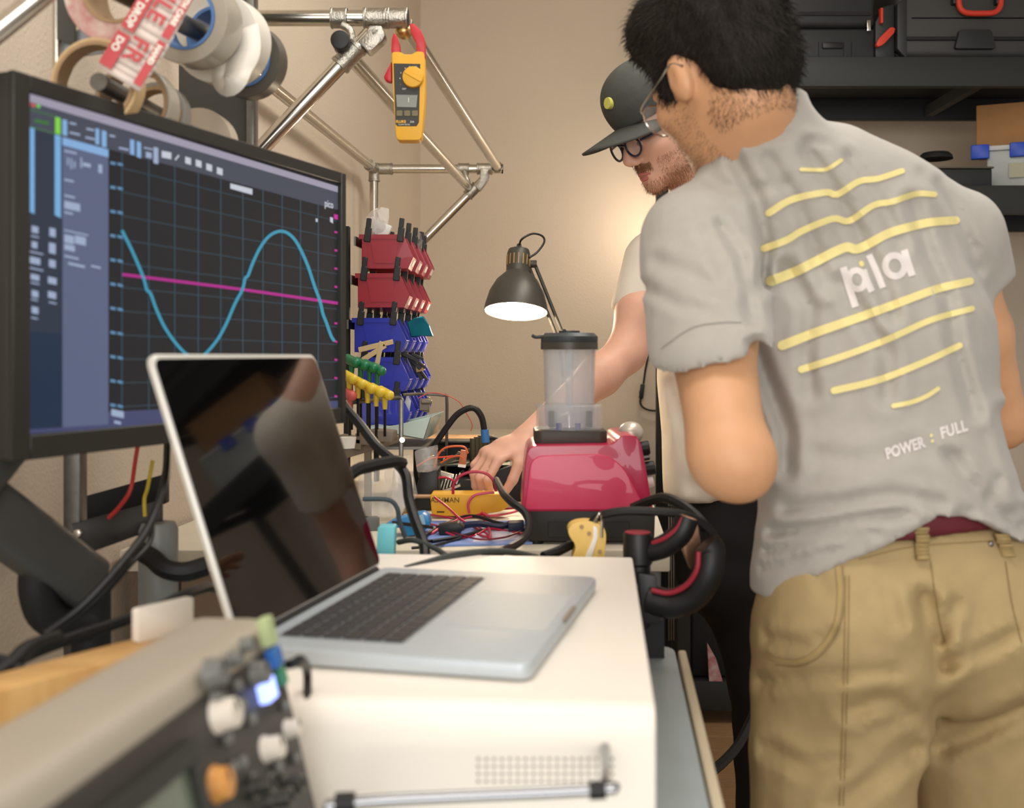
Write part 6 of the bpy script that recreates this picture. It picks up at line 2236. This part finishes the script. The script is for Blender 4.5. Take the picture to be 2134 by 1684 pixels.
# --- hair
HF = Field(C1 - Vector((.17, .17, .17)), C1 + Vector((.17, .17, .22)), .0045)
HF.ell(L1(0, -.016, .046), (.083, .106, .098), R1, .02)
HF.ell(L1(0, -.060, -.012), (.068, .055, .058), R1, .03)
HF.ell(L1(0, .03, .10), (.078, .085, .048), R1, .03)
HF.carve(L1(0, .11, -.03), (.12, .085, .085), R1, .02)
for sx in (-1, 1):
    HF.carve(L1(sx * .086, -.012, -.022), (.032, .032, .048), R1, .015)
    HF.ell(L1(sx * .070, .028, .012), (.010, .014, .030), R1, .01)
HF.noise(.0045, 150, 8)
hair, HP, HFc = field_obj('hair', HF, M_hair1, p1o, 1)
HN = vert_normals(HP, HFc)
Rn = np.array([[R1[i][j] for j in range(3)] for i in range(3)])
loc = (HP - np.array(C1[:])) @ Rn
crown = np.array([0, -.05, .13])
dirl = loc - crown
dirl = dirl - (dirl * (HN @ Rn)).sum(1)[:, None] * (HN @ Rn)
dirl /= np.linalg.norm(dirl, axis=1)[:, None] + 1e-9
dirw = dirl @ Rn.T + HN * .18
strand_obj('hair_strands', p1o, HP, HN, .016, .0013, dirw, .30, 3, M_hair1, 14000)
# nape fuzz and stubble on the jaw
M_stub = mat('stubble', (96, 70, 48), .7)
BP = None
me_ = p1o.data
bp = np.empty(len(me_.vertices) * 3, dtype=np.float32)
me_.vertices.foreach_get('co', bp)
bp = bp.reshape(-1, 3) + np.array(W[p1o][:])
bn = np.empty(len(me_.vertices) * 3, dtype=np.float32)
me_.vertices.foreach_get('normal', bn)
bn = bn.reshape(-1, 3)
lb_ = (bp - np.array(C1[:])) @ Rn
nape = (lb_[:, 1] < -.02) & (lb_[:, 2] < -.045) & (lb_[:, 2] > -.085) & (np.abs(lb_[:, 0]) < .062)
strand_obj('nape_hair', p1o, bp[nape], bn[nape], .007, .0005, np.array([0, 0, -1.0]), .4, 5, mat('hair_fade', (84, 58, 40), .7), 1300)
jaw = (lb_[:, 1] > .0) & (lb_[:, 2] < -.03) & (lb_[:, 2] > -.13) & (np.abs(lb_[:, 0]) > .02) & (lb_[:, 1] < .09)
strand_obj('stubble', p1o, bp[jaw], bn[jaw], .005, .0006, np.array([0, 0, -1.0]), .5, 6, M_stub, 1500)


def glasses(L, R, parent, m, lens_m, rx, rz, wire, name='glasses', zc=-.004, y=.104):
    g = bpy.data.objects.new(name, None)
    g.empty_display_size = .03
    COL.objects.link(g)
    g.parent = parent
    W[g] = W[parent].copy()
    for sx in (-1, 1):
        ring = [L(sx * (.033 + rx * math.cos(t)), y - .35 * (rx * abs(math.cos(t))) * (1 if math.cos(t) > 0 else 0) * .6, zc + rz * math.sin(t)) for t in [2 * math.pi * i / 24 for i in range(24)]]
        MB().tube(ring, wire, 8, 1, True).build('rim', m, g)
        lb = MB()
        vv = [lb.bm.verts.new(p) for p in ring]
        lb.bm.faces.new(vv)
        lb.build('lens', lens_m, g)
        hinge = L(sx * (.034 + rx), y - .008, zc + rz * .35)
        MB().tube([hinge, L(sx * .076, y - .03, zc + .008), L(sx * .083, .02, .010), L(sx * .084, -.012, .016), L(sx * .082, -.03, .004)], wire * 1.1, 8, 4).build('temple', m, g)
    MB().tube([L(-.033 + rx, y, zc + rz * .3), L(0, y + .004, zc + rz * .5), L(.033 - rx, y, zc + rz * .3)], wire, 8, 4).build('bridge', m, g)
    return g


M_lens = mat('lens_clear', (240, 244, 246), .03, alpha=.22, spec=1.0)
g1_ = glasses(L1, R1, p1o, M_chrome, M_lens, .026, .023, .0014, y=.108)
g1_['label'] = 'thin metal-framed glasses'

# ------------------------------------------------------------------ person with cap, reaching over the bench
M_skin2 = mat('skin_fair', (222, 172, 148), .5, sss=.08, var=.05, vscale=30, bump=.05, bscale=500)
M_shirt2 = mat('shirt_offwhite', (226, 218, 204), .85, var=.02, vscale=40, bump=.1, bscale=800)
M_pant2 = mat('black_trousers', (18, 18, 19), .8, var=.1)
M_cap_ = mat('cap_black_sheen', (66, 68, 64), .8, var=.1, vscale=60, bump=.2, bscale=700)  # black cloth lightened: the sheen of the light is in its colour
M_beard = mat('beard_brown', (150, 108, 76), .7)
M_lip = mat('lips', (190, 110, 104), .45)
a_, p_ = math.radians(25), math.radians(28)
C2 = at(1381, 263, 2.40)
R2 = head_frame((-math.cos(a_) * math.cos(p_), -math.sin(a_) * math.cos(p_), -math.sin(p_)), 0)
sA = 2.40 / 2.33
shA, elA, wrA = at(1362, 545, 2.42), at(1306, 735, 2.36), at(1098, 912, 2.22)
shB = at(1640, 540, 2.30)
torT, torB = at(1510, 560, 2.48), at(1500, 1080, 2.50)
B2 = Field((.0 - .16, 1.98, .0), (.85, 2.75, 1.95), .012, [((C2.x - .13, C2.y - .15, C2.z - .16), (C2.x + .12, C2.y + .14, C2.z + .12), .0034), ((-.16, 2.02, .92), (.04, 2.30, 1.12), .0040)])
L2 = head_field(B2, C2, R2, 1.03)
nk2 = at(1470, 430, 2.46)
B2.cone(nk2, C2 + R2 @ Vector((0, -.03, -.055)), .062, .056, .03)
B2.cone(torT, torB, (.12, .08), (.085, .07), .03, (1, .3, 0))
B2.cone(shA, nk2, .05, .05, .03)
B2.cone(shB, nk2, .05, .05, .03)
mid = shA.lerp(elA, .55)
B2.cone(shA, mid, .050, .048, .02)
B2.cone(mid, elA, .048, .040, .02)
fm = elA.lerp(wrA, .28)
B2.cone(elA, fm, .041, .0425, .02)
B2.cone(fm, wrA, .0425, .026, .02)
fw = (at(1000, 962, 2.17) - wrA)
hand(B2, wrA, fw, (-.35, 0, -1), (0, -1, -.2), (30, 48, 24), 1.04,
     thumb=[Vector((-.25, -.55, -.75)), Vector((-.35, -.25, -.9)), Vector((-.5, -.1, -.8))], spread=5)
elB, wrB = at(1730, 800, 2.42), at(1760, 960, 2.34)
B2.cone(shB, elB, .048, .04, .02)
B2.cone(elB, wrB, .04, .027, .02)
hand(B2, wrB, wrB - elB, (-1, 0, 0), (0, -1, 0), (20, 25, 15))
for (u0, u1) in ((1560, 1600), (1680, 1720)):
    kn_ = Vector((at(u1, 0, 2.5).x, 2.5, .52))
    an_ = Vector((kn_.x + .01, 2.54, .09))
    B2.cone(at(u0 - 10, 1190, 2.5), kn_, .066, .050, .03)
    B2.cone(kn_, an_, .05, .036, .02)
    B2.cone(an_, Vector((an_.x - .12, an_.y - .06, .04)), .034, .028, .02)
p2o, P2v, P2f = field_obj('person', B2, [M_skin2], None, 1, origin=Vector((at(1560, 0, 2.5).x, 2.5, 0)),
                          label='person in a black cap and glasses reaching over the bench behind the blender', cat='person')
# shirt
S2 = Field((.12, 2.15, .85), (.85, 2.85, 1.75), .010)
S2.cone(torT, torB, (.165, .115), (.125, .115), .03, (1, .3, 0))
S2.cone(shA + Vector((.02, .01, 0)), at(1500, 500, 2.47), .068, .085, .04)
S2.cone(shB, at(1540, 500, 2.47), .068, .085, .04)
S2.cone(at(1500, 520, 2.47), nk2, .08, .066, .03)
S2.plane(nk2 + Vector((-.03, 0, .0)), (-.5, -.1, .85))
for sh, en_, cut_, n_ in ((shA, at(1318, 690, 2.40), at(1316, 655, 2.40), None), (shB, elB, shB.lerp(elB, .6), None)):
    Q = S2.like()
    Q.cone(sh, en_, .066, .060, .02)
    dn = (en_ - sh).normalized()
    Q.plane(cut_, dn)
    h_ = np.clip(.5 + .5 * (S2.D - Q.D) / .03, 0, 1)
    S2.D = (S2.D * (1 - h_) + Q.D * h_ - .03 * h_ * (1 - h_)).astype(np.float32)
S2.above([at(u, 0, 2.42).x for u in (1380, 1425, 1470, 1520, 1700)], [at(0, v, 2.42).z for v in (1040, 1052, 1046, 1034, 1020)])
S2.creases([([(1400, 800), (1430, 900), (1440, 1010)], 14, .008), ([(1450, 960), (1500, 1000)], 12, .006)], 2.6)
S2.noise(.003, 45, 12)
field_obj('t_shirt', S2, M_shirt2, p2o, 1)
T2 = Field((.2, 2.2, .03), (.95, 2.85, 1.02), .014)
T2.cone(at(1515, 1000, 2.50), at(1540, 1180, 2.50), (.125, .115), (.15, .125), .03, (1, .3, 0))
for (u0, u1) in ((1540, 1600), (1660, 1720)):
    kn_ = Vector((at(u1, 0, 2.5).x, 2.5, .52))
    an_ = Vector((kn_.x + .01, 2.54, .09))
    T2.cone(at(u0, 1180, 2.5), kn_, .105, .085, .03)
    T2.cone(kn_, an_, .085, .07, .03)
T2.below([0, 1], [.985, .985])
T2.noise(.004, 40, 3)
field_obj('trousers', T2, M_pant2, p2o, 1)
for po_, ans in ((p1o, (anL, anR)), (p2o, (Vector((at(1600, 0, 2.5).x + .01, 2.54, .09)), Vector((at(1720, 0, 2.5).x + .01, 2.54, .09))))):
    for an_ in ans:
        fd = Vector((-.02, .14, 0)) if po_ is p1o else Vector((-.12, -.06, 0))
        FS = Field(an_ - Vector((.2, .2, .12)), an_ + Vector((.2, .24, .06)), .009)
        e0 = Vector((an_.x, an_.y, .045))
        FS.cone(e0, e0 + fd, .046, .042, .02)
        FS.cone(e0 + Vector((0, 0, .02)), e0 + Vector((0, 0, .05)), .05, .048, .02)
        FS.above([-5, 5], [.001, .001])
        field_obj('shoe', FS, M_shoe, po_, 1)
# facial hair, eyes, lips
Rn2 = np.array([[R2[i][j] for j in range(3)] for i in range(3)])
N2 = vert_normals(P2v, P2f)
l2 = (P2v - np.array(C2[:])) @ Rn2 / 1.03
x_, y_, z_ = np.abs(l2[:, 0]), l2[:, 1], l2[:, 2]
chin = (z_ < -.085) & (z_ > -.135) & (y_ > .005) & (x_ < .07)
cheek = (z_ < -.045) & (z_ > -.1) & (y_ > -.005) & (y_ < .075) & (x_ > .040)
must = (z_ < -.047) & (z_ > -.063) & (y_ > .07) & (x_ < .030)
down = np.array((R2 @ Vector((0, .25, -1)))[:])
strand_obj('beard', p2o, P2v[chin], N2[chin], .009, .0008, down, .35, 21, M_beard, 2600, 'short brown beard')
strand_obj('beard_cheek', p2o, P2v[cheek], N2[cheek], .006, .0007, down, .4, 22, M_beard, 1500)
strand_obj('moustache', p2o, P2v[must], N2[must], .009, .0009, down, .35, 23, M_beard, 800, 'brown moustache')
brow = (z_ > .012) & (z_ < .024) & (y_ > .07) & (x_ > .012) & (x_ < .05)
strand_obj('eyebrows', p2o, P2v[brow], N2[brow], .008, .001, np.array((R2 @ Vector((0, .3, .3)))[:]), .6, 24, M_beard, 400)
side_ = (z_ > .0) & (z_ < .055) & (y_ < .035) & (y_ > -.1) & (x_ > .062)
strand_obj('side_hair', p2o, P2v[side_], N2[side_], .014, .0014, np.array((R2 @ Vector((0, -.5, -1)))[:]), .3, 25, M_beard, 1800)
for sx in (-1, 1):
    MB().ell(L2(sx * .031, .0835, -.003), (.0105, .0105, .0105), None, 14, 10).build('eye', mat('eye_white', (225, 220, 214), .2), p2o)
    MB().ell(L2(sx * .031, .0915, -.006), (.0048, .0048, .0048), None, 10, 8).build('iris', mat('iris_brown', (60, 42, 30), .2), p2o)
    MB().tube([L2(sx * .018, .087, .002), L2(sx * .026, .0955, .006), L2(sx * .036, .0955, .006), L2(sx * .045, .086, .002)], .0036, 8, 4).build('eyelid', M_skin2, p2o)
MB().tube([L2(-.021, .0865, -.073), L2(-.008, .0945, -.0695), L2(.008, .0945, -.0695), L2(.021, .0865, -.073)], .0042, 8, 4).build('upper_lip', M_lip, p2o)
MB().tube([L2(-.018, .0865, -.0765), L2(-.006, .0945, -.080), L2(.006, .0945, -.080), L2(.018, .0865, -.0765)], .0048, 8, 4).build('lower_lip', M_lip, p2o)
g2_ = glasses(L2, R2, p2o, mat('navy_frame', (40, 38, 58), .3), M_lens, .0235, .0205, .0026, zc=-.006, y=.110)
g2_['label'] = 'dark blue round glasses'
# cap
CF = Field(C2 - Vector((.2, .2, .2)), C2 + Vector((.2, .2, .22)), .0045)
CF.ell(L2(0, -.012, .052), (.092, .112, .100), R2, .01)
CF.ell(L2(0, .035, .085), (.070, .070, .062), R2, .04)
pn_ = R2 @ Vector((0, -.10, -1))
CF.plane(L2(0, .08, .032), pn_)
cap, _, _ = field_obj('cap', CF, M_cap_, p2o, 1)
b_ = MB()
rows_ = []
for i in range(15):
    t = math.radians(-78 + 156 * i / 14)
    xi, yi = .088 * math.sin(t), .092 * math.cos(t)
    ro = .106 * max(0, math.cos(t * .98)) ** .55
    row = []
    for j in range(7):
        f_ = j / 6
        x = xi * (1 + .02 * f_)
        y = yi + ro * f_
        z = .036 - .012 * f_ - 2.6 * x * x + .002
        row.append(b_.bm.verts.new(L2(x, y, z)))
    rows_.append(row)
for r0_, r1_ in zip(rows_[:-1], rows_[1:]):
    for j in range(6):
        b_.bm.faces.new((r0_[j], r0_[j + 1], r1_[j + 1], r1_[j]))
br_o = b_.build('brim', M_cap_, cap)
md = br_o.modifiers.new('thickness', 'SOLIDIFY'); md.thickness = .004
MB().ell(L2(0, -.012, .152), (.007, .007, .004), R2).build('button', M_cap_, cap)
MB().tube([L2(.088 * math.sin(math.radians(t)), -.008 + .104 * math.cos(math.radians(t)), .040) for t in range(-85, 86, 17)], .0012, 6, 3).build('seam', mat('cap_seam', (34, 35, 33), .8), cap)
ec = L2(-.012, .1075, .094)
en2 = (ec - L2(0, 0, .05)).normalized()
MB().lathe([(0, .004), (.012, .003), (.013, -.006), (0, -.006)], ec, en2, 18).build('patch', mat('cap_patch', (196, 194, 96), .8), cap, label='yellow-green round patch')
